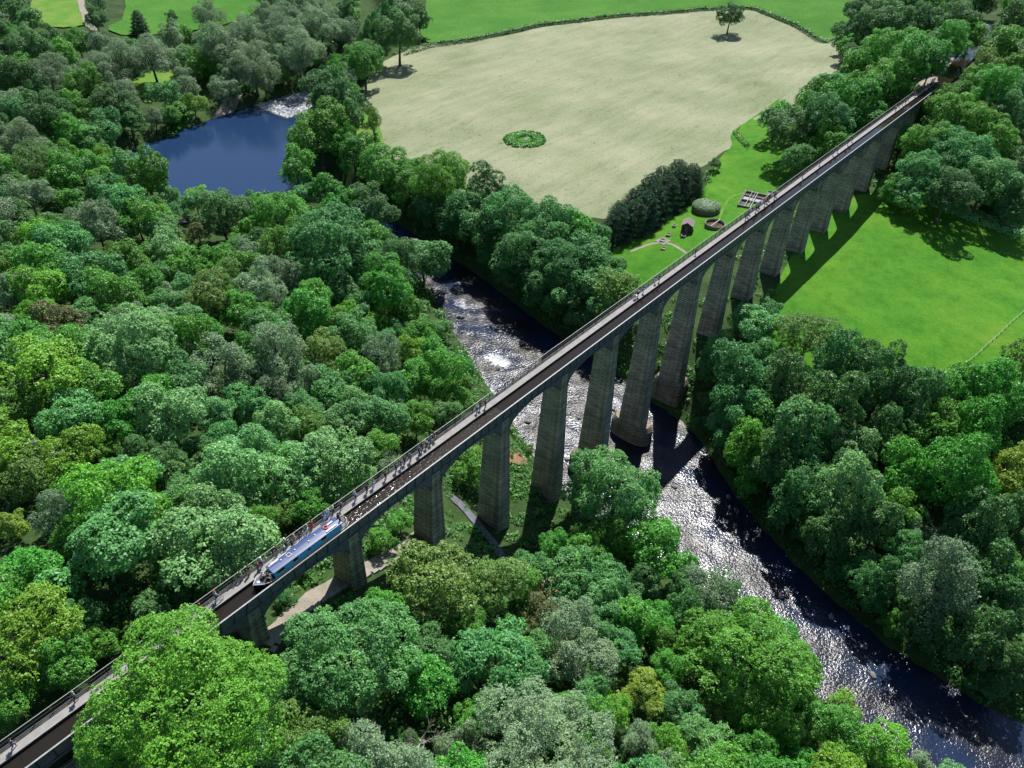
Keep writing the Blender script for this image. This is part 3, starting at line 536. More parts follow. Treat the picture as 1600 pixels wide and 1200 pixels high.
TREE_ROWS = """2.4 -9.5 9.46 21.9 m 290 1085
-3.3 12.9 5.09 12.0 m 45 985
-2.5 8.9 3.53 8.3 g 95 1030
-8.0 9.3 2.87 6.7 g 15 1085
8.5 19.0 6.95 14.4 t 158 848
18.3 11.2 6.73 14.0 p 330 848
0.9 24.5 4.06 9.6 g 35 885
4.4 38.4 2.44 5.7 y 14 812
9.4 45.1 4.12 9.7 o 28 735
13.3 47.9 3.63 8.5 w 62 715
17.1 45.2 4.60 10.8 m 112 700
21.9 54.9 5.11 12.0 t 110 638
17.1 61.6 4.90 11.5 o 30 630
26.8 49.0 4.73 11.1 g 190 648
31.9 43.6 5.97 14.0 p 262 640
18.9 27.4 2.90 6.8 o 238 790
29.1 23.7 5.79 13.6 p 355 735
36.9 19.9 5.06 11.9 p 452 735
43.8 18.1 6.23 14.7 p 520 712
63.9 29.9 5.01 11.8 t 590 640
38.3 65.2 8.65 19.0 p 202 528
48.4 54.7 6.81 14.1 w 342 562
35.7 90.0 5.24 10.2 b 86 502
22.5 65.8 6.95 16.3 m 55 572
64.6 85.6 5.87 13.8 o 315 458
57.0 49.2 6.19 17.4 w 430 540
79.6 69.9 6.02 14.2 g 476 482
79.6 86.5 5.66 15.2 w 402 432
92.6 131.8 4.24 8.3 b 310 362
98.5 67.3 4.07 8.9 m 590 496
105.8 70.9 7.91 18.6 g 605 432
102.3 88.5 11.54 25.3 t 510 368
98.4 100.6 7.40 17.4 g 445 372
111.4 85.1 6.34 14.9 t 570 395
99.1 79.0 5.10 12.0 t 540 446
100.3 130.8 8.16 17.9 d 345 320
108.0 116.8 8.07 19.0 g 430 325
116.2 115.3 5.43 12.8 g 475 335
98.4 163.7 6.76 18.1 g 228 258
100.7 159.1 3.44 8.1 t 262 300
156.5 154.5 11.09 25.7 g 492 212
132.7 138.6 7.07 16.6 g 462 255
157.1 139.9 8.36 19.6 g 535 255
178.0 180.9 5.78 13.6 w 450 190
172.6 167.6 10.69 26.0 d 515 128
179.5 154.3 2.94 9.3 o 582 180
185.9 162.9 2.10 6.7 o 577 170
242.1 204.2 10.81 26.0 d 622 35
281.8 230.7 6.68 15.7 d 655 22
210.3 191.5 8.56 20.1 g 568 85
253.2 255.8 9.07 21.3 w 545 50
191.7 256.8 11.84 26.0 w 350 62
190.1 236.1 9.43 22.2 w 395 92
164.6 269.4 11.00 21.5 w 235 85
150.5 269.5 9.13 21.5 w 182 85
191.1 295.6 6.84 16.1 w 268 48
217.8 251.8 10.07 23.6 w 440 45
212.7 235.2 11.43 26.0 w 470 78
236.3 284.7 8.44 19.8 w 420 15
237.8 249.7 10.38 24.4 w 500 30
218.6 307.4 7.85 18.4 w 325 15
216.2 275.2 8.09 19.0 w 385 40
179.5 261.7 6.44 15.1 g 305 95
151.6 241.7 5.94 13.9 t 255 140
161.5 242.1 5.56 13.1 w 290 135
174.5 235.3 5.65 13.3 w 350 130
192.7 234.6 6.36 14.9 w 420 125
185.1 259.5 4.35 10.2 g 330 105
192.9 326.0 4.46 10.9 c 215 28
213.8 332.0 3.43 7.5 d 268 24
178.7 336.6 5.28 12.4 d 148 20
153.3 305.6 5.93 13.9 g 120 60
141.2 269.0 7.49 17.6 w 150 100
127.7 234.5 7.84 18.4 d 175 150
131.1 260.5 7.26 17.1 g 130 120
128.2 227.2 5.99 14.1 d 200 180
129.9 295.2 9.03 21.2 d 45 60
112.7 273.7 8.01 18.8 d 20 105
124.0 271.2 7.72 18.1 w 75 105
99.3 225.5 10.10 23.7 d 65 165
101.1 217.2 7.58 17.8 g 100 195
85.7 218.6 7.29 17.1 w 20 205
76.7 188.9 7.45 17.5 o 45 250
81.1 180.0 6.69 15.7 g 95 265
103.6 211.6 5.92 13.9 t 130 215
83.1 164.8 5.81 13.6 t 150 290
67.8 172.5 5.97 14.0 w 40 290
56.9 155.7 4.89 11.5 d 20 330
68.9 137.1 6.47 15.2 w 150 340
55.2 126.3 5.97 14.0 t 95 370
54.9 137.5 4.63 10.9 m 60 360
80.5 140.4 6.14 14.4 g 210 330
84.2 135.5 4.82 11.3 t 250 350
71.9 106.3 5.19 12.2 g 280 410
81.6 108.4 4.79 11.3 g 330 400
63.5 113.2 5.40 12.7 g 200 400
50.4 106.9 6.12 14.4 t 130 420
63.7 123.5 3.42 8.0 o 170 395
46.3 105.1 4.92 11.6 t 110 440
37.1 109.6 4.78 11.2 w 20 440
39.4 106.0 5.29 12.4 m 50 440
60.5 100.7 4.61 10.8 g 230 440
59.0 90.2 4.18 9.8 t 262 470
51.5 81.4 3.93 9.2 w 245 500
68.3 78.7 4.77 11.2 g 370 480
76.0 96.1 5.15 12.1 o 345 430
88.7 117.4 2.71 6.4 d 340 395
73.7 137.1 2.35 5.5 c 190 375
153.1 96.5 8.31 21.3 m 690 268
169.3 108.4 4.08 9.6 w 702 252
152.5 109.4 7.85 18.5 g 640 280
154.5 121.6 8.86 20.8 g 590 275
133.8 107.8 8.71 20.5 d 600 320
159.2 84.4 7.15 16.8 d 760 285
150.7 84.3 6.67 15.7 t 730 315
151.8 68.7 7.84 18.4 t 800 320
149.6 54.7 7.91 18.6 t 855 350
156.8 49.1 6.61 15.5 g 905 352
148.8 38.4 6.98 16.4 t 930 390
142.1 43.6 7.27 17.1 t 880 400
142.7 56.6 7.55 17.7 t 820 385
147.5 75.4 6.55 15.4 t 755 350
147.8 85.6 7.45 17.5 d 700 350
149.4 95.0 7.54 17.7 d 650 340
126.7 79.3 6.73 15.8 t 705 400
141.6 59.2 6.88 16.2 d 770 425
138.5 47.4 7.36 17.3 d 835 440
138.6 36.7 6.50 15.3 t 900 440
142.0 30.5 5.80 13.6 t 945 435
137.9 45.6 5.94 13.9 d 790 475
137.1 42.5 5.63 13.2 d 850 470
137.0 42.6 2.53 5.5 m 850 495
138.4 24.3 6.58 15.5 o 965 455
135.8 33.2 4.87 11.4 d 905 480
137.9 28.1 4.79 11.3 t 940 470
231.4 46.4 2.33 4.3 d 1117 255
252.4 30.2 9.66 20.0 d 1245 192
264.9 41.7 5.78 13.6 t 1215 180
256.1 21.1 9.48 22.3 t 1300 175
270.2 17.2 9.63 22.6 g 1350 140
247.5 15.3 7.67 18.0 g 1305 215
263.9 11.6 8.31 16.0 g 1355 190
282.9 12.5 9.31 20.6 g 1400 110
293.3 9.3 9.36 22.0 g 1440 75
316.1 24.8 9.30 21.9 g 1395 65
323.5 36.5 6.37 15.0 g 1345 90
414.4 77.1 3.73 8.8 d 1310 42
373.7 60.6 4.51 10.6 d 1318 58
295.3 5.3 5.57 13.1 t 1455 98
281.5 8.6 5.11 10.2 g 1405 150
369.7 53.0 9.27 21.8 d 1350 30
367.2 41.1 9.01 21.2 d 1395 25
428.6 74.0 7.81 18.4 d 1345 5
362.1 29.2 8.71 20.5 d 1440 20
324.0 7.6 8.19 19.2 g 1490 50
353.4 13.6 8.29 19.5 d 1500 20
349.6 5.9 6.25 14.7 g 1525 40
334.5 -8.4 6.81 16.0 g 1575 60
375.8 -2.1 6.98 16.4 d 1590 20
249.0 19.5 4.14 9.7 g 1280 235
258.2 -8.9 7.85 18.5 g 1450 215
272.9 -12.1 8.78 20.6 g 1500 170
291.0 -16.8 8.56 20.1 g 1560 125
313.6 -8.1 5.23 12.3 o 1545 90
285.4 -25.9 8.01 18.8 t 1590 170
256.5 -20.4 8.78 20.6 t 1510 230
272.7 -24.8 7.85 18.5 g 1560 205
241.2 -13.1 7.51 17.6 t 1440 260
235.2 -23.8 8.31 19.5 d 1490 285
248.3 -29.7 8.49 19.9 t 1545 270
262.4 -34.7 6.84 16.1 d 1590 260
234.0 -14.4 4.47 10.5 t 1425 300
266.3 -1.5 4.50 10.6 g 1420 210
246.2 -38.8 6.56 15.4 d 1585 310
277.7 -5.5 5.70 16.1 g 1475 150
291.8 -9.8 5.00 11.7 g 1520 130
144.6 -8.9 6.12 13.4 t 1182 500
146.9 -20.4 7.39 15.3 o 1265 520
155.0 -8.1 3.04 7.1 t 1205 480
139.0 -30.4 6.88 21.3 d 1320 550
139.0 -38.9 8.04 24.9 d 1390 560
128.3 -13.3 6.46 20.0 t 1160 560
128.4 -23.1 6.54 20.3 d 1230 580
121.0 -17.8 6.00 18.6 t 1160 620
119.7 -29.9 6.76 21.0 t 1250 640
127.9 -33.9 6.85 21.2 d 1310 610
137.8 -46.7 6.83 21.2 d 1440 610
146.7 -51.4 6.68 20.7 g 1500 590
148.4 -58.0 6.85 21.2 g 1560 600
165.0 -58.7 4.99 15.5 o 1590 560
119.7 -16.5 4.66 14.4 t 1130 655
113.9 -24.1 5.53 17.1 g 1165 690
132.1 -6.5 3.71 11.5 t 1120 560
112.4 -30.4 5.61 17.4 d 1220 700
140.0 -58.6 6.15 19.1 g 1540 650
133.6 -52.4 6.13 19.0 g 1470 660
134.7 -65.9 5.42 16.8 y 1585 712
123.2 -58.5 6.98 21.6 g 1500 720
121.7 -52.0 5.64 17.5 g 1430 720
110.1 -44.5 6.01 18.6 p 1332 745
106.5 -37.3 5.65 17.5 d 1250 760
130.1 -44.5 5.43 16.8 d 1390 660
108.2 -51.6 4.90 15.2 d 1380 800
116.7 -66.0 5.98 18.5 d 1545 800
125.6 -69.8 4.47 13.9 d 1590 790
99.5 -63.3 6.94 21.5 w 1470 885
106.8 -57.5 3.63 11.2 t 1420 850
103.1 -45.3 4.97 15.4 d 1300 820
108.3 -70.5 5.27 16.3 d 1560 880
99.3 -55.8 4.28 13.2 d 1370 900
97.7 -73.1 4.83 15.0 d 1545 980
104.7 -75.3 4.48 13.9 d 1590 940
96.7 -64.9 4.11 12.7 d 1450 960
97.0 -78.5 3.91 12.1 d 1590 1030
80.4 -12.7 9.02 20.9 t 962 748
76.1 -24.5 6.50 14.3 g 1026 850
69.5 -26.2 3.79 8.9 d 1005 905
65.1 -47.6 8.90 19.5 g 1185 1020
77.3 -34.9 4.90 11.5 w 1112 910
46.2 -29.5 4.95 10.9 w 912 1022
28.1 -35.6 8.18 17.0 w 850 1165
34.9 -22.9 5.75 12.6 t 775 1020
25.6 -18.9 4.69 10.3 g 660 1055
20.7 -12.2 7.43 15.4 t 550 1010
37.0 -9.7 7.01 12.8 o 675 910
46.8 -13.1 5.23 10.2 o 775 900
48.6 -20.3 3.18 7.5 b 845 955
59.1 -18.1 4.42 10.4 t 890 890
59.3 -23.7 3.97 9.3 t 935 930
65.7 -11.1 3.25 7.6 g 870 845
67.5 -15.9 3.87 9.1 g 915 860
61.3 -28.6 3.97 9.3 g 985 955
65.7 -31.6 3.46 8.1 g 1030 960
50.9 -37.2 3.27 7.2 y 1005 1075
43.5 -36.3 2.92 6.9 m 955 1110
58.7 -37.3 2.87 6.8 g 1045 1035
54.2 -31.2 3.20 7.5 t 970 1010
53.5 -41.8 2.92 6.8 t 1060 1095
56.9 -45.9 3.12 7.3 o 1115 1105
49.6 -47.6 3.78 8.9 t 1100 1155
45.3 -44.0 3.05 7.2 m 1040 1160
43.5 -41.0 2.71 6.4 w 1000 1150
54.5 -53.3 3.68 8.6 g 1180 1170
67.8 -60.8 4.45 10.4 g 1310 1130
70.0 -66.5 3.88 9.1 m 1375 1160
64.5 -57.5 3.15 7.4 o 1260 1140
75.3 -60.1 2.65 6.2 m 1330 1085
73.9 -72.4 2.47 5.8 w 1440 1190
59.2 -58.8 2.69 6.3 g 1250 1190
69.4 -69.8 2.57 6.0 m 1400 1200
11.0 -15.7 4.08 9.9 o 480 1140
6.8 -13.0 2.80 6.6 t 410 1170
23.5 -27.1 3.32 7.8 w 720 1160
37.7 -15.6 3.15 7.4 g 730 970
42.1 -23.5 3.00 7.1 t 830 1010
19.9 -22.2 1.97 4.6 d 640 1160
85.2 33.5 5.31 15.6 g 690 570
97.2 37.9 2.59 9.5 t 725 560
79.8 37.5 4.78 11.2 g 640 590
84.2 49.7 5.31 12.5 w 600 545
100.0 54.6 4.57 10.7 g 655 520
70.3 42.2 5.11 12.0 g 560 580
63.0 41.2 4.67 11.0 t 520 600
72.3 55.2 4.55 10.7 o 505 540
85.6 62.6 5.24 12.3 t 545 510
94.3 52.2 3.86 9.4 m 640 540
109.5 56.3 2.55 6.0 t 690 510
85.0 27.9 3.73 8.8 g 720 620
77.9 26.7 3.60 8.4 t 690 640
70.8 26.9 3.96 9.3 g 650 650
59.0 45.5 4.38 10.3 w 470 590
51.2 44.6 4.20 9.9 w 420 610
46.5 45.6 3.89 9.1 t 380 620
39.5 44.5 3.73 8.8 p 330 640
45.5 35.1 4.16 9.8 p 430 660
50.7 33.5 3.83 9.0 o 480 660
57.9 31.8 4.20 9.9 p 540 650
58.2 23.9 3.44 8.1 g 590 690
56.9 19.4 2.70 6.4 w 610 720
35.1 14.0 3.05 7.2 g 480 790
42.4 16.4 2.44 5.7 g 525 765
32.1 16.3 2.28 5.4 o 440 800
31.4 21.1 3.26 7.7 g 400 770
49.3 19.0 2.79 6.5 p 560 735
25.4 34.2 3.86 9.1 d 260 720
24.8 41.6 3.39 8.0 d 215 700
30.7 38.4 2.87 6.7 d 290 700
107.0 64.7 4.16 9.8 g 640 480
99.3 72.4 4.74 11.1 t 570 470
89.7 89.0 5.34 12.6 w 450 430
81.4 81.0 3.90 9.2 w 440 470
39.8 4.1 2.10 4.9 g 590 835
45.5 5.3 1.99 4.7 g 625 810
27.9 6.8 1.61 3.8 g 470 880
22.3 3.8 1.19 3.0 t 440 930
69.7 11.1 4.01 9.4 g 740 720
74.3 18.4 2.73 6.4 g 720 690
40.8 2.6 1.15 3.0 g 610 850
90.9 14.0 1.39 3.3 o 870 700
14.4 16.4 2.84 6.7 g 260 870
11.6 11.2 2.72 6.4 d 265 920
8.1 10.2 2.80 6.6 d 230 950
2.0 14.6 2.73 6.4 d 120 960
2.2 9.9 2.24 5.3 g 160 1000
3.0 19.8 2.67 6.3 d 100 920
20.4 9.2 1.71 4.0 t 380 900
15.6 11.4 2.49 5.8 d 310 900
51.6 -63.8 5.88 16.6 m 1302 1238
142.3 -70.1 4.45 10.3 g 1620 724
188.2 351.9 5.48 15.7 w 147 -7
8.7 31.2 4.49 10.3 w 92 797
62.3 58.4 5.20 11.8 t 424 533
88.0 77.7 5.23 14.7 g 488 449
19.6 -31.1 4.49 11.2 g 725 1215
133.6 307.0 5.94 15.7 w 39 57
74.6 -45.6 4.74 10.8 g 1193 985
6.6 -22.6 5.07 14.9 t 492 1229
92.7 211.7 4.41 10.1 g 80 235
125.2 111.6 5.65 15.5 g 525 311
42.9 133.2 4.93 12.0 t -16 372
75.2 117.9 5.43 12.4 p 256 382
246.8 -19.5 5.64 14.9 d 1481 265
19.8 73.9 6.32 17.1 t -12 539
81.7 148.7 5.94 17.3 t 185 298
162.5 163.8 5.07 13.8 d 494 183
153.6 354.8 6.20 14.2 d 25 3
415.0 7.2 5.51 14.8 g 1586 -6
134.8 279.6 4.08 10.4 w 106 108
253.7 307.2 6.44 16.0 t 420 -3
442.3 55.3 6.47 16.7 d 1426 -13
362.0 15.6 5.82 14.4 d 1496 26
229.2 254.2 5.30 12.4 t 469 61
285.0 36.8 6.05 14.0 g 1277 142
251.1 280.6 6.21 15.5 w 468 16
144.4 306.4 5.30 14.0 d 84 59
49.3 -24.8 4.30 12.8 w 890 955
117.2 92.7 6.71 15.2 g 564 368
-4.2 21.8 4.50 11.8 g -31 918
35.7 30.1 4.50 10.5 p 378 699
64.6 186.5 6.29 15.1 g -18 265
90.0 95.4 4.98 11.1 w 425 418
106.0 253.2 5.42 12.1 d 41 156
92.4 42.1 5.23 12.2 g 680 555
115.3 -53.2 4.75 13.4 g 1410 779
84.1 203.9 5.98 15.5 w 50 232
270.1 291.9 5.79 13.1 w 493 5
22.3 18.6 4.52 11.5 p 321 789
47.0 147.5 7.11 17.1 w -36 323
43.3 -52.4 5.89 15.4 g 1132 1206
88.3 104.8 4.85 12.7 w 378 391
392.9 50.9 4.83 12.8 d 1384 23
303.3 257.9 6.30 14.9 g 640 -3
54.6 71.4 4.28 9.5 w 311 521
55.8 167.6 6.59 15.9 d -27 293
27.1 82.8 5.76 12.8 g 32 522
165.6 286.9 5.21 11.8 t 204 83
66.0 -39.1 4.62 10.9 g 1099 989
86.3 186.5 5.47 14.2 t 107 257
346.6 -4.1 5.01 12.8 g 1565 53
132.2 -59.6 5.66 16.3 g 1521 705
208.0 266.8 4.71 12.6 w 381 68
135.1 332.1 4.52 12.8 d -1 33
30.7 71.7 6.06 14.0 g 111 543
115.0 76.7 7.29 19.0 d 620 392
9.3 52.7 6.18 14.2 m -20 679
301.0 37.7 6.00 13.5 t 1300 124
97.0 249.9 5.78 16.1 w 1 148
169.2 155.7 6.37 17.0 d 541 170
110.1 215.4 6.07 16.1 t 149 200
156.1 -61.2 5.20 15.2 t 1589 606
107.7 96.6 4.26 10.8 t 507 390
182.6 171.6 6.13 14.7 g 539 144
135.6 -13.7 4.82 14.1 t 1183 547
115.3 221.6 6.03 17.1 t 154 180
25.6 91.6 4.35 11.0 w -15 500
123.4 -41.0 5.63 14.9 p 1338 689
68.2 194.1 4.68 13.2 p -14 257
152.4 371.4 5.77 13.7 d -7 -10
359.3 54.2 5.10 13.2 g 1323 64
320.8 16.5 4.97 12.3 p 1433 80
330.6 12.7 5.21 15.0 t 1470 55
37.5 119.0 4.72 10.8 g -10 415
137.9 -6.0 4.28 9.7 t 1136 539
295.5 252.7 6.02 13.8 w 635 6
89.4 142.6 4.25 10.3 g 255 336
214.8 203.6 5.68 16.7 g 549 80
96.3 236.6 6.31 18.0 t 26 161
87.3 234.5 5.11 14.3 d -9 181
13.2 -22.1 5.05 12.0 w 567 1177
54.0 76.6 4.25 10.7 p 282 501
110.5 130.0 4.94 12.6 t 398 319
84.7 99.2 5.03 13.0 g 380 405
261.0 283.3 5.41 13.3 w 488 14
33.3 -45.9 4.67 11.9 t 996 1238
126.8 130.5 4.35 9.8 t 467 299
190.9 246.2 4.66 12.5 g 376 100
222.6 203.5 5.50 16.4 t 571 73
158.9 61.5 5.27 12.8 t 854 334
270.1 34.4 5.57 15.5 g 1260 161
322.7 -15.3 4.89 11.6 g 1589 92
340.8 37.6 6.31 15.4 g 1366 69
189.6 181.1 4.79 11.2 w 535 137
116.3 -41.7 4.83 13.8 d 1319 728
119.9 243.5 4.89 11.2 g 126 165
200.1 196.0 4.74 14.1 w 527 117
97.4 197.7 4.36 10.6 g 138 248
197.9 281.6 4.96 13.9 g 319 60
409.9 31.4 5.87 16.1 d 1484 -7
427.5 59.5 5.14 14.3 p 1393 4
412.0 17.1 6.06 14.7 d 1541 -3
197.6 189.4 4.98 14.4 w 536 111
71.4 36.3 4.28 12.1 t 598 595
341.3 -2.5 4.08 11.5 d 1551 59
55.2 55.9 4.59 12.2 g 386 547
34.9 -55.1 7.04 19.0 g 1128 1278
92.6 181.4 4.30 10.3 g 157 271
277.6 241.9 4.65 12.9 d 618 20
300.8 -7.5 4.10 10.2 g 1523 110
259.9 261.2 5.29 13.0 g 534 41
146.8 -41.1 4.25 10.6 d 1400 603
274.9 45.1 4.06 11.2 g 1219 167
27.4 60.1 5.54 12.7 g 137 599
102.2 258.2 4.60 11.4 w 13 151
193.6 271.6 6.49 18.8 g 325 59
165.6 103.7 4.34 10.4 d 706 261
225.9 214.8 4.72 12.4 g 554 100
136.8 313.9 4.84 11.3 g 42 61
438.4 12.2 5.43 12.1 g 1581 -8
269.6 298.7 5.37 14.8 w 477 -5
102.0 183.0 5.22 13.2 p 195 249
102.0 171.7 4.83 12.2 g 227 264
284.0 250.4 4.07 9.8 d 615 30
280.2 30.8 5.72 15.9 g 1298 138
47.5 62.6 5.83 17.3 g 289 511
42.9 92.9 4.24 9.5 t 133 484
299.9 -21.8 5.32 14.8 t 1592 131
186.3 267.6 5.07 13.9 w 313 83
272.1 272.9 5.92 13.9 d 537 12
13.6 25.9 6.28 15.6 m 169 767
200.6 269.9 4.82 13.6 w 352 69
395.8 -4.3 6.35 17.0 d 1619 3
45.7 79.0 4.74 11.1 p 210 508
100.6 120.2 4.76 11.3 g 386 357
69.2 71.5 4.38 10.0 g 408 500
32.6 50.6 4.48 12.0 g 232 616
150.3 -66.5 4.54 12.4 d 1613 662
18.7 32.5 4.42 11.6 t 196 738
394.8 34.6 6.13 18.0 g 1457 -5
438.2 79.9 5.17 13.3 d 1334 6
89.5 195.2 5.33 15.0 g 100 239
45.4 113.7 5.55 14.4 g 63 399
94.7 189.9 4.44 13.0 g 141 247
199.0 298.9 4.55 11.1 g 287 51
394.6 26.8 4.07 11.8 d 1483 11
309.8 40.4 4.08 10.5 d 1301 122
352.4 49.1 4.18 10.9 t 1331 75
142.4 281.3 4.27 9.9 g 132 103
103.4 194.0 5.42 12.8 g 177 249
113.1 260.8 4.90 14.1 d 54 133
255.7 297.6 5.72 16.1 w 444 0
333.0 40.3 5.06 11.8 g 1340 90
329.4 28.2 4.98 14.9 g 1393 69
95.4 108.1 5.21 12.8 d 403 378
32.6 -29.3 4.31 12.9 t 818 1081
440.2 46.5 6.03 15.7 d 1455 -13
138.0 248.1 6.35 17.4 w 185 128
307.6 26.8 4.08 10.3 g 1361 111
66.5 65.9 5.09 13.2 t 414 499
140.7 292.1 6.27 15.5 g 98 74
153.4 278.5 4.27 12.2 t 177 93
239.7 22.6 5.18 13.6 t 1250 235
234.1 218.1 4.83 11.1 w 568 88
49.4 93.4 5.52 15.4 g 171 443
115.0 290.4 4.73 10.9 w 1 103
68.1 94.8 4.72 11.1 t 301 443
282.4 283.3 4.44 9.9 g 540 11
398.9 65.1 4.61 11.3 d 1335 36
347.1 22.4 4.08 10.3 g 1442 55
418.1 61.0 5.46 13.1 d 1374 17
133.0 125.7 5.05 11.9 g 508 289
205.0 243.8 5.30 14.0 w 423 83
146.8 332.9 6.24 15.2 t 40 26
225.4 263.2 5.47 12.2 w 438 57
38.2 77.7 4.75 11.1 p 155 523
50.5 -57.2 4.64 11.3 g 1210 1216
147.4 316.0 4.35 12.6 d 77 50
120.5 286.6 6.11 13.7 g 30 99
368.9 20.7 4.24 11.8 g 1479 30
9.8 -7.5 2.92 7.8 t 392 1077
404.7 2.6 5.99 15.2 g 1595 0
107.0 221.2 4.07 11.7 t 122 201
208.6 288.9 4.07 11.7 w 336 50
77.2 167.2 4.12 9.5 g 115 306
164.3 48.1 3.59 8.8 t 932 356
353.7 -6.4 4.54 12.3 t 1583 49
45.4 97.1 3.08 7.2 t 139 478
75.8 40.4 3.46 8.6 t 602 592
62.6 -62.8 3.30 7.6 m 1307 1190
136.4 324.1 4.67 11.6 g 20 48
14.5 36.5 2.90 8.2 g 133 753
24.1 26.8 2.96 8.1 t 292 760
118.4 86.3 3.37 9.7 t 596 396
124.9 106.1 2.86 6.5 t 547 356
27.8 14.2 2.85 8.5 g 410 807
170.4 258.6 5.09 13.7 w 281 106
268.5 -19.1 3.96 10.1 t 1512 231
39.9 29.3 2.91 8.0 p 420 700
344.9 -12.7 4.77 14.1 g 1604 57
22.3 47.8 3.11 7.6 g 157 684
30.7 -19.6 2.97 6.8 t 710 1043
-4.5 -5.4 3.94 8.7 g 182 1184
94.2 117.3 3.76 8.5 g 367 381
46.6 124.7 3.20 8.9 p 42 395
420.3 18.6 6.33 16.3 g 1545 -13
31.6 63.4 3.31 8.1 p 166 596
382.7 19.1 4.70 13.2 t 1503 15
91.8 59.3 3.38 8.6 t 593 526
69.7 89.8 2.96 7.3 g 335 466
75.2 140.3 3.20 8.6 t 184 353
121.0 -69.4 3.59 8.9 t 1560 836
58.7 132.0 4.56 12.3 g 100 360
56.2 -13.2 2.85 7.7 t 833 878
67.2 -54.0 2.95 8.7 g 1240 1087
57.8 111.0 2.83 8.2 t 173 423
72.7 206.1 3.23 7.7 t -9 260
380.5 32.1 4.85 10.8 t 1442 31
156.9 167.8 4.05 11.3 g 466 211
139.7 -22.0 3.24 8.3 t 1244 579
41.0 54.8 4.12 12.1 p 283 578
67.0 58.8 3.14 7.0 w 456 548
132.4 267.7 4.26 10.4 w 123 127
30.8 -8.1 3.25 7.5 g 610 945
16.1 -27.3 4.29 11.1 w 650 1209
103.8 149.8 4.41 9.8 t 305 309
312.8 12.0 4.93 12.0 g 1445 83
35.4 98.0 3.63 8.5 m 52 484
159.5 301.4 6.32 15.9 w 149 55
149.7 -33.5 3.89 10.8 g 1356 562
102.5 -52.3 2.81 8.0 t 1347 876
52.6 143.3 3.21 7.1 m 31 367
123.1 94.5 4.22 12.0 t 583 360
90.1 82.8 3.73 10.0 t 479 452
27.5 76.6 4.17 11.8 g 62 540
402.5 58.5 6.39 15.7 d 1368 17
39.2 24.2 3.55 10.2 g 445 712
377.2 42.2 5.23 12.2 d 1397 36
62.1 93.5 3.83 9.5 w 270 459
43.4 70.8 3.12 7.5 p 232 549
87.4 53.9 2.84 7.0 m 597 550
151.4 -42.8 3.35 9.2 p 1423 593
184.4 275.1 5.48 12.8 t 292 83
22.0 23.4 3.38 10.1 t 287 770
74.2 -31.0 3.13 8.8 t 1065 909
58.1 -50.5 3.33 9.0 g 1168 1120
161.2 102.3 2.95 8.2 w 697 277
34.0 -39.5 2.81 7.6 m 928 1191
81.7 -36.6 3.11 8.3 g 1137 919
113.8 -59.0 3.84 9.3 w 1447 830
236.5 272.4 4.60 12.5 w 448 38
117.9 -47.0 3.00 7.1 p 1354 770
148.8 347.3 5.03 15.0 t 20 6
61.1 52.8 3.25 8.0 t 446 567
29.2 -15.9 3.27 8.0 t 664 1014
297.2 16.2 4.31 10.1 g 1398 112
141.5 -15.1 3.18 7.2 t 1204 554
81.2 -41.4 2.90 8.3 g 1174 949
42.6 83.0 3.02 8.5 t 171 511
7.7 27.2 2.86 8.4 g 105 828
62.4 174.1 4.12 9.5 w 7 306
73.8 90.0 3.12 8.0 g 358 459
226.9 280.9 4.08 11.8 w 404 40
123.9 -65.3 2.91 8.3 g 1531 803
79.7 -28.6 2.87 8.1 g 1068 878
48.8 -52.1 3.08 8.0 g 1142 1198
284.9 243.1 5.92 14.4 t 633 15
53.2 66.6 4.24 12.1 g 319 517
62.3 140.5 4.05 9.2 t 103 359
91.3 204.4 4.05 10.8 w 90 242
70.4 -40.8 3.37 8.1 t 1130 989
83.4 113.1 3.36 8.6 g 324 397
27.8 -25.9 3.08 7.5 g 745 1114
60.1 -54.6 3.63 10.2 g 1220 1132
69.1 -34.7 3.60 10.2 d 1075 948
64.0 -25.6 3.00 6.9 t 972 934
158.0 -48.9 2.86 7.2 g 1481 595
137.4 127.0 2.90 6.8 t 524 318
50.3 118.3 3.13 9.3 t 92 407
74.3 201.9 4.39 10.2 g 7 258
107.2 -64.3 2.86 6.9 t 1470 902
13.8 -11.1 3.27 7.5 t 471 1084
145.2 -28.4 3.74 8.9 d 1305 573
168.7 298.9 4.85 11.6 t 189 67
63.9 36.3 3.45 8.9 p 553 623
64.0 -21.4 3.94 10.2 t 941 893
130.7 98.0 3.60 8.8 t 601 368
54.9 39.3 3.51 8.6 t 476 627
112.5 134.8 3.76 10.8 g 391 313
122.5 -74.5 4.16 11.3 d 1620 838
30.6 92.9 2.95 8.8 g 28 498
280.8 23.2 5.48 15.7 g 1337 131
48.2 26.0 3.59 9.1 p 506 692
136.5 240.7 4.35 12.6 w 199 151
35.5 81.9 3.11 7.5 g 119 533
61.1 106.5 3.80 8.7 g 213 432
65.8 106.7 3.19 9.0 t 242 424
96.0 45.9 3.00 8.6 g 678 550
90.7 34.5 2.80 6.5 g 712 598
78.1 159.3 2.92 6.8 t 145 327
87.3 225.5 4.07 10.7 d 17 210
65.0 156.6 3.07 7.0 t 75 340
235.3 -7.8 3.13 8.7 g 1390 290
75.3 58.8 3.12 8.2 t 505 535
115.5 -35.9 4.52 12.7 t 1268 717
255.2 -36.1 4.26 11.3 d 1579 294
120.9 81.6 3.91 10.8 g 626 396
54.2 -26.8 3.00 7.4 t 931 978
226.4 289.4 4.41 12.4 w 385 34
181.9 242.9 5.25 14.9 w 354 106
90.6 65.6 3.79 9.0 t 558 508
75.6 80.2 3.32 8.3 g 410 481
34.7 34.9 3.47 10.0 t 340 681
134.0 115.8 2.88 6.5 g 549 333
239.3 213.6 5.56 13.6 d 592 65
148.9 -26.3 2.82 6.6 d 1298 562
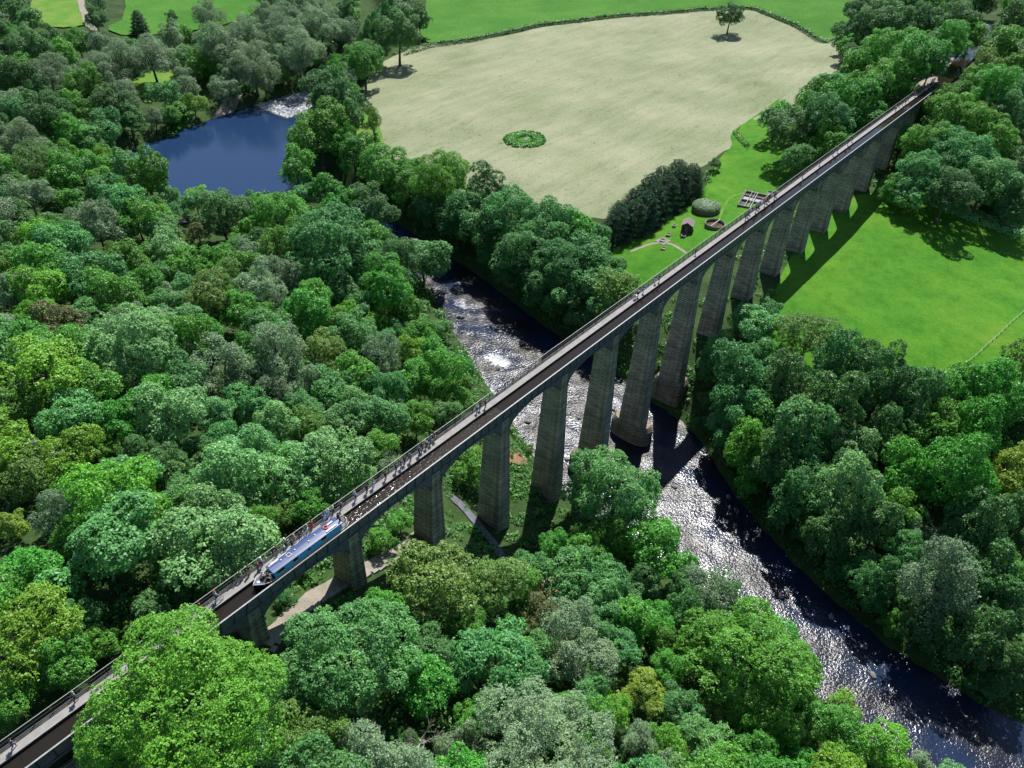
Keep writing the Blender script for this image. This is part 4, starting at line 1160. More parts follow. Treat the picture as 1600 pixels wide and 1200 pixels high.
383.7 40.7 5.37 13.5 g 1413 24
80.2 197.4 3.30 8.4 d 52 266
51.6 -15.3 3.22 7.5 g 822 908
74.3 173.5 2.90 8.4 t 80 300
118.8 250.7 4.91 12.2 g 103 151
73.9 -17.8 3.99 10.9 g 962 832
40.5 -46.7 3.30 9.0 w 1045 1203
143.2 -64.4 3.31 7.7 g 1566 711
373.7 25.4 4.74 14.0 g 1467 20
70.6 -76.7 4.11 9.2 p 1486 1231
75.7 211.8 4.45 10.1 g -9 243
93.5 37.0 2.92 7.2 t 712 583
84.5 41.9 2.87 7.0 w 642 585
361.4 46.8 4.03 10.8 d 1354 63
69.3 182.2 4.21 10.3 g 27 287
134.9 -70.8 3.16 8.9 d 1609 764
34.9 55.9 3.16 8.2 p 231 612
55.0 99.4 2.88 7.2 w 200 461
423.9 64.9 4.97 14.9 d 1369 8
89.9 110.9 2.87 7.8 d 368 396
93.8 154.1 3.09 7.8 g 243 317
99.0 61.2 3.12 8.5 t 619 509
112.9 123.7 3.58 8.7 t 432 340
160.2 113.0 3.59 9.8 g 654 258
116.8 301.4 4.27 10.2 d -13 87
36.9 -34.4 4.08 10.8 g 899 1111
218.9 209.8 5.48 14.3 w 546 94
270.2 25.2 3.04 7.0 t 1296 189
73.8 -51.3 3.01 8.8 m 1239 1031
71.8 121.7 3.19 8.1 g 227 392
383.1 -6.4 4.51 12.9 g 1612 24
17.4 54.8 2.86 7.5 g 72 672
111.5 101.7 4.02 10.2 g 505 374
153.8 -24.2 2.97 7.1 g 1301 533
70.3 -52.5 3.08 9.1 g 1238 1057
86.3 160.1 3.24 8.4 w 185 311
51.6 112.0 2.88 8.6 m 125 424
256.9 -31.5 3.92 11.6 d 1558 278
263.0 297.0 5.74 16.2 w 464 -4
443.7 77.4 4.52 12.7 d 1350 0
160.4 -54.6 3.90 8.8 g 1530 599
89.8 153.9 3.17 9.5 t 221 313
70.8 -13.4 3.41 8.5 g 913 833
51.3 151.4 2.92 7.4 g -1 352
62.7 -34.2 3.02 6.8 g 1037 995
93.2 71.8 3.55 9.5 m 543 483
106.7 78.2 4.38 9.7 t 579 443
328.2 21.2 4.85 14.5 g 1425 65
89.6 163.5 3.87 11.6 g 189 289
95.0 146.1 2.87 8.2 t 273 327
10.2 35.8 2.81 8.0 g 88 777
91.3 100.9 3.90 10.5 w 411 405
107.6 178.2 3.42 8.2 g 242 281
107.6 140.0 3.36 8.3 g 354 322
138.3 342.3 4.12 10.9 w -7 26
333.6 -16.8 6.10 15.1 d 1612 71
267.2 285.4 4.75 10.9 w 499 15
113.4 106.3 3.62 9.6 g 496 364
87.9 70.2 4.00 10.8 g 522 489
112.8 284.1 5.68 13.3 g 2 105
47.9 85.3 3.67 10.4 w 199 488
30.2 30.3 3.67 10.1 d 327 713
70.1 149.2 3.87 11.0 w 123 330
205.7 199.4 4.53 10.5 t 535 115
105.6 58.5 3.01 7.5 g 662 505
67.6 126.8 2.99 6.9 g 184 391
82.1 -21.3 3.58 8.6 g 1021 839
145.3 70.0 3.80 8.7 t 769 390
204.7 280.6 5.68 13.8 p 342 58
153.7 -50.6 3.67 9.4 g 1487 608
148.6 27.2 2.90 7.7 t 982 439
155.6 35.2 2.80 6.7 t 964 408
84.4 72.7 2.92 8.6 t 493 492
152.4 78.3 2.81 6.9 t 759 341
137.3 299.6 4.51 10.2 g 74 82
263.0 312.6 5.16 12.6 w 433 -4
162.4 108.6 3.73 8.6 w 677 266
139.2 -9.8 2.83 7.0 t 1162 551
57.0 115.6 3.29 7.3 g 153 420
42.5 -32.4 3.14 7.5 t 913 1076
113.5 -71.8 4.19 11.2 g 1570 880
79.4 -45.1 2.92 8.1 g 1199 977
241.7 -6.7 3.23 8.3 g 1396 279
160.2 97.0 3.63 9.5 g 713 284
41.0 59.0 3.35 8.1 t 267 588
151.5 43.5 3.10 7.6 g 910 405
302.0 271.9 4.23 18.4 d 607 -3
290.9 260.4 5.08 21.0 d 607 2
278.2 247.7 5.29 20.5 d 606 9
272.4 245.1 4.61 22.5 t 598 12
268.7 239.2 4.89 19.3 d 603 15
262.0 237.9 6.19 22.2 t 590 29
256.6 234.5 5.15 19.7 d 585 44
255.8 230.1 4.65 18.1 g 593 33
250.7 230.6 4.25 22.2 g 579 40
249.4 226.4 4.43 21.2 d 585 29
243.4 224.5 4.29 21.2 d 575 43
238.3 221.0 4.14 23.6 d 569 37
211.7 208.7 4.75 19.4 t 527 91
205.4 205.4 5.30 17.5 t 519 112
200.8 201.3 4.32 23.2 d 513 95
194.2 192.9 4.89 20.0 d 516 114
192.4 189.2 3.92 23.9 g 518 90
186.1 187.4 5.11 17.4 d 508 151
176.5 176.6 3.89 22.1 d 502 117
158.9 146.4 3.99 17.0 g 535 199
308.5 307.5 5.27 9.4 t 551 1
303.7 303.5 3.95 7.7 g 548 0
292.9 289.7 4.53 7.5 m 552 21
287.8 285.7 4.64 7.9 g 548 22
282.4 277.5 3.91 10.2 g 553 30
265.5 266.6 5.85 7.8 m 537 47
230.1 242.2 5.17 9.6 w 501 93
223.4 241.6 5.03 8.2 g 484 94
202.7 236.0 4.79 10.4 g 438 114
157.8 232.6 4.44 10.2 m 301 156
151.0 232.9 4.74 7.1 g 278 174
145.8 228.6 4.33 10.7 g 267 173
138.8 229.5 4.44 9.4 w 239 180
104.7 205.8 4.34 10.6 m 154 238
109.8 190.8 5.98 8.9 t 223 281
113.6 164.2 4.68 7.0 g 311 303
137.4 133.6 3.95 9.4 w 501 294
128.8 87.6 6.17 9.8 w 635 399
78.3 -51.0 4.02 7.9 g 1243 1025
155.7 127.5 2.35 7.0 g 590 281
157.3 124.1 2.84 7.4 d 606 267
154.7 118.4 2.57 5.5 g 617 299
152.7 112.5 2.83 4.6 g 631 322
151.4 106.2 2.39 7.4 t 649 321
153.2 102.4 2.86 7.1 g 669 311
151.0 99.5 3.14 7.3 g 672 331
150.4 89.6 2.35 7.1 d 707 340
148.7 83.3 2.31 7.3 t 726 357
147.0 71.5 3.16 4.3 d 768 394
144.7 65.9 2.37 5.4 g 784 406
141.3 54.2 3.15 5.4 t 822 441
137.6 39.9 2.43 7.4 g 877 468
137.0 30.4 2.70 7.1 d 923 486
128.1 -8.1 2.47 5.3 d 1106 620
123.9 -9.8 2.46 4.2 d 1097 661
116.9 -20.2 2.64 5.3 d 1142 712
111.3 -27.3 3.07 7.1 g 1175 751
109.9 -34.2 2.13 5.4 d 1220 780
106.4 -40.4 2.64 5.8 d 1256 821
104.7 -43.8 2.38 7.0 d 1280 835
102.2 -49.3 3.16 6.2 d 1313 882
100.9 -58.4 2.57 6.5 t 1392 919
97.0 -61.2 2.35 7.2 g 1402 963
99.1 -67.5 2.94 4.7 t 1464 987
95.9 -76.2 2.84 4.4 d 1533 1067
393.1 124.3 8.0 17.0 d 1140 25"""
TREE_LABELS = {0: 'huge bright yellow-green maple in front of the aqueduct, lower left', 4: 'big round blue-green ash left of the boat with dark shaded underside', 5: 'big pale mint-green tree right beside the railing at the boat', 20: 'wide pale mint-green domed tree in the left wood', 21: 'feathery pale grey-green tree right of the mint-green dome', 22: 'brownish copper-tinged tree at the left wood edge', 28: 'small bronze-tinged bush near the white path below the pool', 29: 'small vivid lime-green tree above the rapids', 31: 'broad dark teal-green tree on the near bank below the pool', 35: 'dark rounded tree standing in front of the blue pool', 38: 'upright tree at the near left shore of the pool', 40: 'round green tree right of the pool at the field corner', 44: 'tall dark-sided tree between the riffle and the hay field', 45: 'small conical tree standing alone in the clearing by the hay field', 46: 'slim small tree just behind the conical tree in the clearing', 47: 'tall dark tree at the hay field corner by the hedge', 53: 'broad grey willow left of the pool meadow', 68: 'pointed dark green tree on the bright meadow far left', 69: 'small round dark tree on the bright meadow top left', 108: 'tall tree with sunny yellow-green top at the hay field edge', 131: 'small bright green bush overhanging the shaded water by the railing', 135: 'small clipped round bush at the hay field corner', 136: 'big dark round tree at the edge of the wood above the bridge', 176: 'pale blue-green tree between the piers and the lawn corner', 196: 'yellow-topped tree at the right edge of the wood', 199: 'tall upright pale-leaved tree above the shaded river on the far bank', 205: 'spreading grey-green tree overhanging the dark river bend', 214: 'round dome-shaped tree in front of the river piers', 215: 'round green tree just below the dome-shaped tree', 217: 'large bright green tree on the near bank of the sparkling river', 219: 'fluffy grey willow in the lower middle', 220: 'very large grey-mint willow at the bottom middle', 222: 'vivid saturated green tree in the lower wood', 223: 'very wide dark teal tree right of the bright maple', 224: 'broad olive-leaved tree just below the third visible pier', 233: 'lime-yellow young tree among the bushes bottom middle', 250: 'olive-tipped conifer-like tree below the big maple', 775: 'lone spreading tree standing in the hay field near the far hedge'}
DEAD = [(15.5, -21.2), (20.6, -23.2)]
def _zone(px, py):
    e = 1200 - (px - 40) * .7458
    if px < 600 and py < 130: return 'in the top left wood'
    if px < 265 and py < 330: return 'left of the pool'
    if px < 480 and py < 330: return 'by the pool'
    if py < 300 and 480 <= px < 800: return 'by the hay field'
    if py < e - 40 and px > 1180: return 'in the far wood'
    if py < e - 40 and px > 560 and py < 560 and px - 600 > (py - 380) * .9: return 'between river and hay field'
    if py < e - 20 and px < 330: return 'on the left wooded slope'
    if py < e - 20: return 'beyond the railing'
    if py < 470 and px > 1380: return 'behind the playing field'
    if px > 1090 and (py - 690) < (px - 1060) * .72: return 'on the shaded bank'
    return 'below the piers'
_COL = {'m': 'bright yellow-green', 'g': 'fresh green', 't': 'blue-green', 'd': 'dark green', 'w': 'pale grey-green', 'o': 'olive green', 'b': 'brownish', 'y': 'lime-yellow', 'p': 'pale mint-green', 'c': 'dark pointed'}
_GRP = {'m': 'bright maples', 'g': 'fresh green trees', 't': 'blue-green trees', 'd': 'dark green trees', 'w': 'grey willows', 'o': 'olive green trees', 'b': 'copper trees', 'y': 'lime-yellow trees', 'p': 'mint-green trees', 'c': 'pointed dark trees'}
_ONES = 'zero one two three four five six seven eight nine ten eleven twelve thirteen fourteen fifteen sixteen seventeen eighteen nineteen'.split(); _TENS = 'x x twenty thirty forty fifty sixty seventy eighty ninety'.split()
def _word(n): return 'a hundred' if n >= 100 else _ONES[n] if n < 20 else _TENS[n // 10] + ('-' + _ONES[n % 10] if n % 10 else '')
TREES = []; _seen = set()
for _i, _r in enumerate(TREE_ROWS.strip().split(chr(10))):
    _q = _r.split(); _x, _y, _rr, _h = map(float, _q[:4]); _t = _q[4]; _px, _py = int(_q[5]), int(_q[6]); _l = TREE_LABELS.get(_i)
    if not _l:
        _s = 'large ' if _rr > 8 else 'small ' if _rr < 3.6 else ''
        _a, _b = int(min(100, max(0, _px / 16)) + .5), int(min(100, max(0, _py / 12)) + .5)
        for _k in (0, 1, -1, 2, -2, 3, -3):
            _l = '%s%s tree %s, %s percent across, %s down' % (_s, _COL[_t], _zone(_px, _py), _word(min(100, max(0, _a + _k))), _word(_b))
            if _l not in _seen: break
    _seen.add(_l); TREES.append((_x, _y, _rr, _h, _t, _l, _GRP[_t]))

# ------------------------------------------------------------------ trees
def unit(v): return v / (np.linalg.norm(v, axis=-1, keepdims=True) + 1e-9)
def leaves(p, nrm, size, rg, ratio=0.62, fold=0.18):
    """a leaf spray at each point: a slightly folded lozenge facing nrm"""
    n = len(p); t = unit(np.cross(nrm, rg.normal(size=(n, 3)))); b = np.cross(nrm, t); s = size[:, None]
    return np.stack([p - t * s, p + b * s * ratio + nrm * s * fold, p + t * s, p - b * s * ratio + nrm * s * fold], 1)
def sph(rg, n): return unit(rg.normal(size=(n, 3)))

def crown_broad(seed, R, asp, nl, n, size, tight=.8, jit=.10, lobe=(.20, .42), flat=.72, per=16, spread=.40):
    """lobes carry leafy sprays, sprays carry leaves"""
    rg = np.random.default_rng(seed); k = sph(rg, nl * 4); k = k[k[:, 2] > -flat][:nl]
    c = k * np.array([R, R, R * asp]) * rg.uniform(.42, .90, (len(k), 1)); lr = R * rg.uniform(*lobe, len(k)); el = rg.uniform(.82, 1.16, 3); c = c * el
    c = np.vstack([c, [[0, 0, 0]]]); lr = np.append(lr, R * .55); tint = rg.uniform(-.08, .40, len(lr))
    ns = n // per; m = ns * 3; w = lr ** 2; w = w / w.sum(); i = rg.choice(len(lr), m, p=w); d = sph(rg, m); d[:, 2] = np.where(rg.random(m) < .35, np.abs(d[:, 2]), d[:, 2])
    p = c[i] + d * (lr[i] * rg.uniform(.80, 1.10, m))[:, None] * np.array([1, 1, .9]); ok = np.ones(m, bool)
    for j in range(len(lr)): ok &= ~((np.linalg.norm((p - c[j]) / np.array([1, 1, .9]), axis=1) < lr[j] * tight) & (i != j))
    p = p[ok][:ns]; d = d[ok][:ns]; i = i[ok][:ns]; sp_r = size * 2.6 * rg.uniform(.7, 1.35, len(p)); ax = unit(d * .7 + np.array([0, 0, .75]) + rg.normal(size=d.shape) * .25); st = rg.uniform(-.14, .14, len(p))
    P = np.repeat(p, per, 0); D = np.repeat(ax, per, 0); S = np.repeat(sp_r, per); o = rg.normal(size=P.shape) * .55; al = (o * D).sum(1, keepdims=True); o = o - D * al * .62
    q0 = P + o * S[:, None] - D * ((o ** 2).sum(1) * S * .28)[:, None]
    nrm = unit(D * .8 + o * spread + rg.normal(size=P.shape) * .38)
    q = leaves(q0, nrm, size * rg.uniform(.6, 1.3, len(P)), rg)
    return q, np.repeat(tint[i] + st, per), c[:-1], lr[:-1]

def crown_willow(seed, R, asp, n, size):
    return crown_broad(seed, R, asp, 36, n, size, tight=.55, lobe=(.15, .34), flat=.8, per=9)

def crown_conifer(seed, R, Ht, n, size):
    rg = np.random.default_rng(seed); t = rg.random(n) ** .62; a = rg.random(n) * 2 * math.pi; ly = (np.sin(t * 38 + 2 * np.sin(a * 3 + seed)) * .5 + .5)
    r = R * (t ** .36) * (.70 + .30 * ly) * rg.uniform(.72, 1.05, n) * (1 + .16 * np.sin(a * 5 + seed + t * 9)); z = Ht * (1 - t) * .96 + .04 * Ht
    p = np.stack([r * np.cos(a), r * np.sin(a), z], 1); nrm = unit(np.stack([np.cos(a), np.sin(a), np.full(n, .9)], 1) + rg.normal(size=(n, 3)) * .35)
    return leaves(p, nrm, size * rg.uniform(.6, 1.3, n), rg, .4), rg.uniform(0, .3, n)

def trunk_mesh(name, H, r0, ends, zc, seed, m):
    rr = random.Random(seed); mb = MB(); top = zc + .15 * H; pts = []; x = y = 0.0
    for i in range(6):
        t = i / 5; pts.append((x, y, -.8 + (top + .8) * t, r0 * (1.25 if i == 0 else 1) * (1 - .72 * t))); x += rr.uniform(-.05, .05) * H * .4; y += rr.uniform(-.05, .05) * H * .4
    for a, b in zip(pts[:-1], pts[1:]): mb.tube(a[:3], b[:3], a[3], b[3], 7)
    for e in ends:
        s = pts[rr.choice((2, 3, 3, 4))]; e = (e[0], e[1], e[2] + zc); mid = tuple(s[j] * .5 + e[j] * .5 + (0, 0, -.04 * H)[j] for j in range(3)); mb.tube(s[:3], mid, s[3] * .5, s[3] * .34, 5); mb.tube(mid, e, s[3] * .34, s[3] * .10, 5)
        for _ in range(2):
            f = tuple(e[j] + rr.uniform(-.12, .12) * H for j in range(3)); mb.tube(mid, f, s[3] * .2, s[3] * .05, 4)
    me = mb.mesh(name, True); me.materials.append(m); return me

PROTO = {}
# type: (lobes, aspect, leaf size small/large, tight)
STY = {'m': (24, .98, .15, .145), 'g': (20, 1.08, .16, .19), 't': (22, 1.02, .17, .20), 'd': (18, 1.05, .16, .19), 'w': (0, 1.08, .125, .15), 'o': (24, 1.0, .14, .17), 'b': (18, .95, .15, .19), 'y': (18, 1.05, .15, .18), 'p': (24, 1.0, .165, .20)}
for ty, (nl, asp, s1, s2) in STY.items():
    for big in (0, 1):
        for var in range(1 if ty in 'by' else 3 if not big else 1 if ty in 'mpod' else 2):
            R = 11.0 if big else 5.0; n = (84000 if ty == 'm' and big else 44000 if big else 13000); sz = s2 if big else s1; sd = abs(hash((ty, big, var))) % 1000 if False else (ord(ty) * 7 + big * 31 + var * 101)
            if ty == 'w': n = int(n * 1.25); q, tn, c, lr = crown_willow(sd, R, asp, n, sz)
            elif big: q, tn, c, lr = crown_broad(sd, R, asp, int(nl * 2.6), n, sz, lobe=(.13, .32))
            else: q, tn, c, lr = crown_broad(sd, R, asp, nl, n, sz)
            H = R * 2.4; zc = H - R * asp * 1.02; q = q + np.array([0, 0, zc])
            me = quads_mesh('crown', q, tn); me.materials.append(LEAF[ty])
            tk = trunk_mesh('trunk', H, R * .055, c[:7], zc, sd, BARK)
            PROTO[(ty, big, var)] = (me, tk, R, H)
for var in range(3):
    q, tn = crown_conifer(40 + var, 5.0, 11.0, 18000, .19); me = quads_mesh('crown', q, tn); me.materials.append(LEAF['c']); PROTO[('c', 0, var)] = (me, trunk_mesh('trunk', 12, .25, [], 9, var, BARK), 5.0, 11.0)

NAME = {'m': 'maple_tree', 'g': 'sycamore_tree', 't': 'ash_tree', 'd': 'oak_tree', 'w': 'willow_tree', 'o': 'hawthorn_tree', 'b': 'copper_tree', 'y': 'lime_tree', 'p': 'whitebeam_tree', 'c': 'conifer_tree'}
tx = np.array([t[0] for t in TREES]); ty_ = np.array([t[1] for t in TREES]); tz = ground(tx, ty_)
for i, (x, y, r, h, ty, lab, grp) in enumerate(TREES):
    big = 1 if r > 7.2 and ty != 'c' else 0; nv = len([1 for k in PROTO if k[0] == ty and k[1] == big]); cm, tm, R, H = PROTO[(ty, big, i % nv)]
    e = empty(NAME[ty], (x, y, float(tz[i]) - .1), (i * 2.399) % 6.283); s = r / R; rr = random.Random(i)
    e.scale = (s * rr.uniform(.94, 1.06), s * rr.uniform(.94, 1.06), h / H)
    tag(e, lab, 'tree', grp); put('crown', cm, e); put('trunk', tm, e)

# the clump of dark conifers by the works
CONS = [(172, 45.5, .95), (177, 43.5, 1.0), (176, 48.2, .9), (182, 43.0, 1.08), (184, 48.0, 1.0), (188, 43.6, 1.05), (191, 47.5, 1.12), (195, 43.8, 1.1), (198, 47.6, 1.15), (202, 44.0, 1.1), (206, 46.8, 1.12), (209, 43.2, 1.0)]
for row in (0, 1):
    sel = [c for c in CONS if (c[1] > 46) == bool(row)]
    for j, (x, y, s) in enumerate(sorted(sel)):
        cm, tm, R, H = PROTO[('c', 0, j % 3)]; e = empty('conifer_tree', (x, y, gz(x, y) - .1), j * 1.7); e.scale = (s, s, s * .95)
        tag(e, 'dark conifer, %s from the river in the %s row of the clump' % (ORD[j], ('front', 'back')[row]), 'tree', 'conifer clump by the hay field'); put('crown', cm, e); put('trunk', tm, e)

# bare dead tree among the bushes at the bottom
def dead_tree(x, y, h, seed, lab):
    rr = random.Random(seed); e = empty('dead_tree', (x, y, gz(x, y))); mb = MB(); br = MB()
    mb.tube((0, 0, -.5), (0, 0, h * .55), .28, .18, 8)
    def grow(p, d, L, r, k):
        q = p + d * L; br.tube(p, q, r, r * .6, 5)
        if k == 0: return
        for _ in range(3): grow(q, (d + Vector((rr.uniform(-1, 1), rr.uniform(-1, 1), rr.uniform(-.3, .7))) * .75).normalized(), L * rr.uniform(.55, .8), r * .58, k - 1)
    for _ in range(6): grow(Vector((0, 0, h * rr.uniform(.35, .55))), Vector((rr.uniform(-1, 1), rr.uniform(-1, 1), rr.uniform(.3, 1.1))).normalized(), h * .2, .11, 3)
    put('trunk', mb.mesh('trunk'), e, PALEBARK); put('branches', br.mesh('branches'), e, PALEBARK); tag(e, lab, 'tree', 'bare dead trees')
dead_tree(*DEAD[0], 9.0, 3, 'bare grey dead tree with forked branches at the bottom of the wood')
dead_tree(*DEAD[1], 7.0, 8, 'bare dead tree right beside the forked dead tree')

# hedges
def hedge(name, line, w, h, lab, ty='d', dens=26, grp=None):
    rg = np.random.default_rng(len(line) * 13 + int(w * 10)); P = np.array(chaikin(line, 1, False)); seg = np.hypot(*(P[1:] - P[:-1]).T); L = seg.sum(); n = int(L * dens); s = rg.random(n) * L; cs = np.concatenate([[0], np.cumsum(seg)]); x = np.interp(s, cs, P[:, 0]); y = np.interp(s, cs, P[:, 1])
    k = np.clip(np.searchsorted(cs, s) - 1, 0, len(seg) - 1); d = (P[k + 1] - P[k]) / seg[k][:, None]; a = rg.uniform(0, math.pi, n); hh = h * (1 + .18 * np.sin(s * .9) * np.sin(s * .37))
    off = np.cos(a) * w * .5 * rg.uniform(.75, 1.05, n); up = np.sin(a) ** .6 * hh * rg.uniform(.8, 1.05, n); px = x - d[:, 1] * off; py = y + d[:, 0] * off
    p = np.stack([px, py, ground(px, py) + up], 1); nr = unit(np.stack([-d[:, 1] * np.cos(a), d[:, 0] * np.cos(a), np.sin(a) + .3], 1) + rg.normal(size=(n, 3)) * .4)
    e = empty(name, (float(P[0, 0]), float(P[0, 1]), gz(*P[0]))); q = leaves(p, nr, .34 * rg.uniform(.6, 1.3, n), rg) - np.array(e.location)
    put('foliage', quads_mesh('foliage', q, rg.uniform(0, .4, n)), e, LEAF[ty])
    mb = MB()
    for s_ in np.arange(1, L, 4.0): xx = float(np.interp(s_, cs, P[:, 0])); yy = float(np.interp(s_, cs, P[:, 1])); mb.tube((xx - e.location.x, yy - e.location.y, gz(xx, yy) - e.location.z - .2), (xx - e.location.x, yy - e.location.y, gz(xx, yy) - e.location.z + h * .7), .09, .05, 5)
    put('stems', mb.mesh('stems'), e, BARK); tag(e, lab, 'hedge', grp)
HG = [(257, 216), (275, 216), (292, 206), (314, 200.5), (338, 199), (372, 183.5), (391, 175.5), (416, 159), (426, 149), (442, 136), (434, 117.5), (424, 95.5), (402, 74)]
hedge('hedge', HG[:5], 2.6, 2.2, 'dark clipped hedge at the far left edge of the hay field', grp='hay field hedges')
hedge('hedge', HG[4:9], 2.4, 2.0, 'thin dark hedge along the far edge of the hay field left of the lone tree', grp='hay field hedges')
hedge('hedge', HG[9:], 2.6, 2.2, 'dark hedge running down the right side of the hay field', grp='hay field hedges')
hedge('hedge', [(257, 47), (262, 52), (268, 57)], 2.0, 1.2, 'low green hedge between the hay field and the works lawn', 'g')
hedge('hedge', [(176, 148), (178.5, 152), (182, 156), (186, 162)], 1.6, 1.5, 'green hedge strip between the clearing and the hay field', 'g')
hedge('hedge', [(166, 144), (170, 142.5), (175, 143.5)], 1.4, 1.3, 'low hedge and fence closing the clearing at the near end', 'g')
hedge('bramble_bank', [(248, -14), (247, -28), (250, -46), (256, -70)], 6.5, 1.6, 'bank of brambles along the far edge of the playing field', 'p', 90)
hedge('reed_bed', [(140, 225), (146, 229), (153, 233), (158, 236)], 3.6, 1.2, 'bright green reeds on the left shore of the pool', 'r', 80, 'reeds by the pool')
hedge('reed_bed', [(179, 240), (190, 243), (199, 247), (208, 250)], 3.2, 1.1, 'bright green reeds on the far shore right of the gravel beach', 'r', 80, 'reeds by the pool')

# undergrowth: low leafy scrub filling the wood floor
rg = np.random.default_rng(77); N = 4600
fx = rg.uniform(-25, 330, N * 3); fy = rg.uniform(-110, 330, N * 3)
bx, by = fx, fy; ok = rivd(bx, by) > .6
for k in FIELDS: ok &= ~inside(bx, by, FIELDS[k])
ok &= ~((np.abs(by - 1.9) < 2.6) & (bx > 14) & (bx < 50)); ok &= ~((bx > 288) & (np.abs(by - 4.5) < 9)); ok &= ~((np.abs(bx - 60.5) < 2.2) & (np.abs(by - 2) < 10))
for k in range(18): ok &= ~((np.abs(bx - k * PITCH) < 3.0) & (np.abs(by - 1.9) < 4.2))
dd = np.hypot(bx + 14, by + 60); ok &= rg.random(len(bx)) < np.clip(150 / dd, .2, 1); bx = bx[ok][:N]; by = by[ok][:N]; ex = rg.uniform(4, 165, 12000); ey = rg.uniform(-90, 110, 12000); rd_ = rivd(ex, ey); k = (rd_ > .2) & ((rd_ < 9) | ((ex < 92) & (ex > 4) & (np.abs(ey + 4) < 22))) & ~((np.abs(ey - 1.6) < 1.9) & (ex < 50)) & ~((np.abs(ex - 60.5) < 1.6) & (np.abs(ey - 2) < 10)) & ~((np.abs((ex + 2) % PITCH - 2) < 2.9) & (np.abs(ey - 1.9) < 4.2)) & ~inside(ex, ey, FIELDS['cricket_lawn']) & ~inside(ex, ey, FIELDS['works_lawn']); ex = ex[k][:2800]; ey = ey[k][:2800]; N1 = len(bx); bx = np.append(bx, ex); by = np.append(by, ey); N = len(bx)
br_ = rg.uniform(.7, 2.2, N); br_[N1:] = rg.uniform(.5, 1.5, N - N1); nl = 36; c = np.repeat(np.stack([bx, by, ground(bx, by)], 1), nl, 0); rr_ = np.repeat(br_, nl); d = sph(rg, N * nl); d[:, 2] = np.abs(d[:, 2])
p = c + d * rr_[:, None] * rg.uniform(.7, 1.05, (N * nl, 1)) * np.array([1, 1, .8]); nr = unit(d + np.array([0, 0, .5]) + rg.normal(size=d.shape) * .4)
q = leaves(p, nr, .30 * rg.uniform(.6, 1.3, N * nl) * np.clip(rr_ / 1.4, .7, 1.3), rg); tn = np.repeat(rg.uniform(-.2, .5, N), nl)
tag(put('undergrowth', quads_mesh('undergrowth', q, tn), mats=LEAF['u']), 'low leafy scrub covering the wood floor between the trees', 'undergrowth', kind='stuff')

# ------------------------------------------------------------------ narrowboat
def curved_hull(L, B, z0, z1, n=28):
    """hull plan: pointed bow at -x, rounded counter at +x"""
    pts = []
    for i in range(n + 1):
        t = i / n; x = -L / 2 + L * t
        if t < .17: w = math.sin(t / .17 * math.pi / 2) ** .8
        elif t > .94: w = math.cos((t - .94) / .06 * 1.25) ** .5
        else: w = 1
        pts.append((x, w * B / 2))
    return pts
M_NAVY = plain('boat_roof_navy', (0.046, 0.072, 0.185), 0.24, var=0.15, spec=0.6); M_BLUE = plain('boat_side_blue', (0.045, 0.340, 0.660), 0.3, var=0.08, spec=0.5); M_HULL = plain('boat_hull_black', (0.012, 0.013, 0.017), 0.45)
M_WHITE = plain('boat_white', (0.50, 0.50, 0.49), 0.4, var=0.06); M_WIN = plain('boat_window', (0.010, 0.012, 0.016), 0.08, spec=0.7); M_RED = plain('lifebuoy_red', (0.62, 0.07, 0.03), 0.5, var=0.05); M_DECK = plain('boat_deck', (0.10, 0.10, 0.13), 0.6); M_CREAM = plain('cream_trim', (0.60, 0.50, 0.33), 0.45, var=.05); M_ROPE = plain('rope', (0.45, 0.40, 0.3), 0.9)
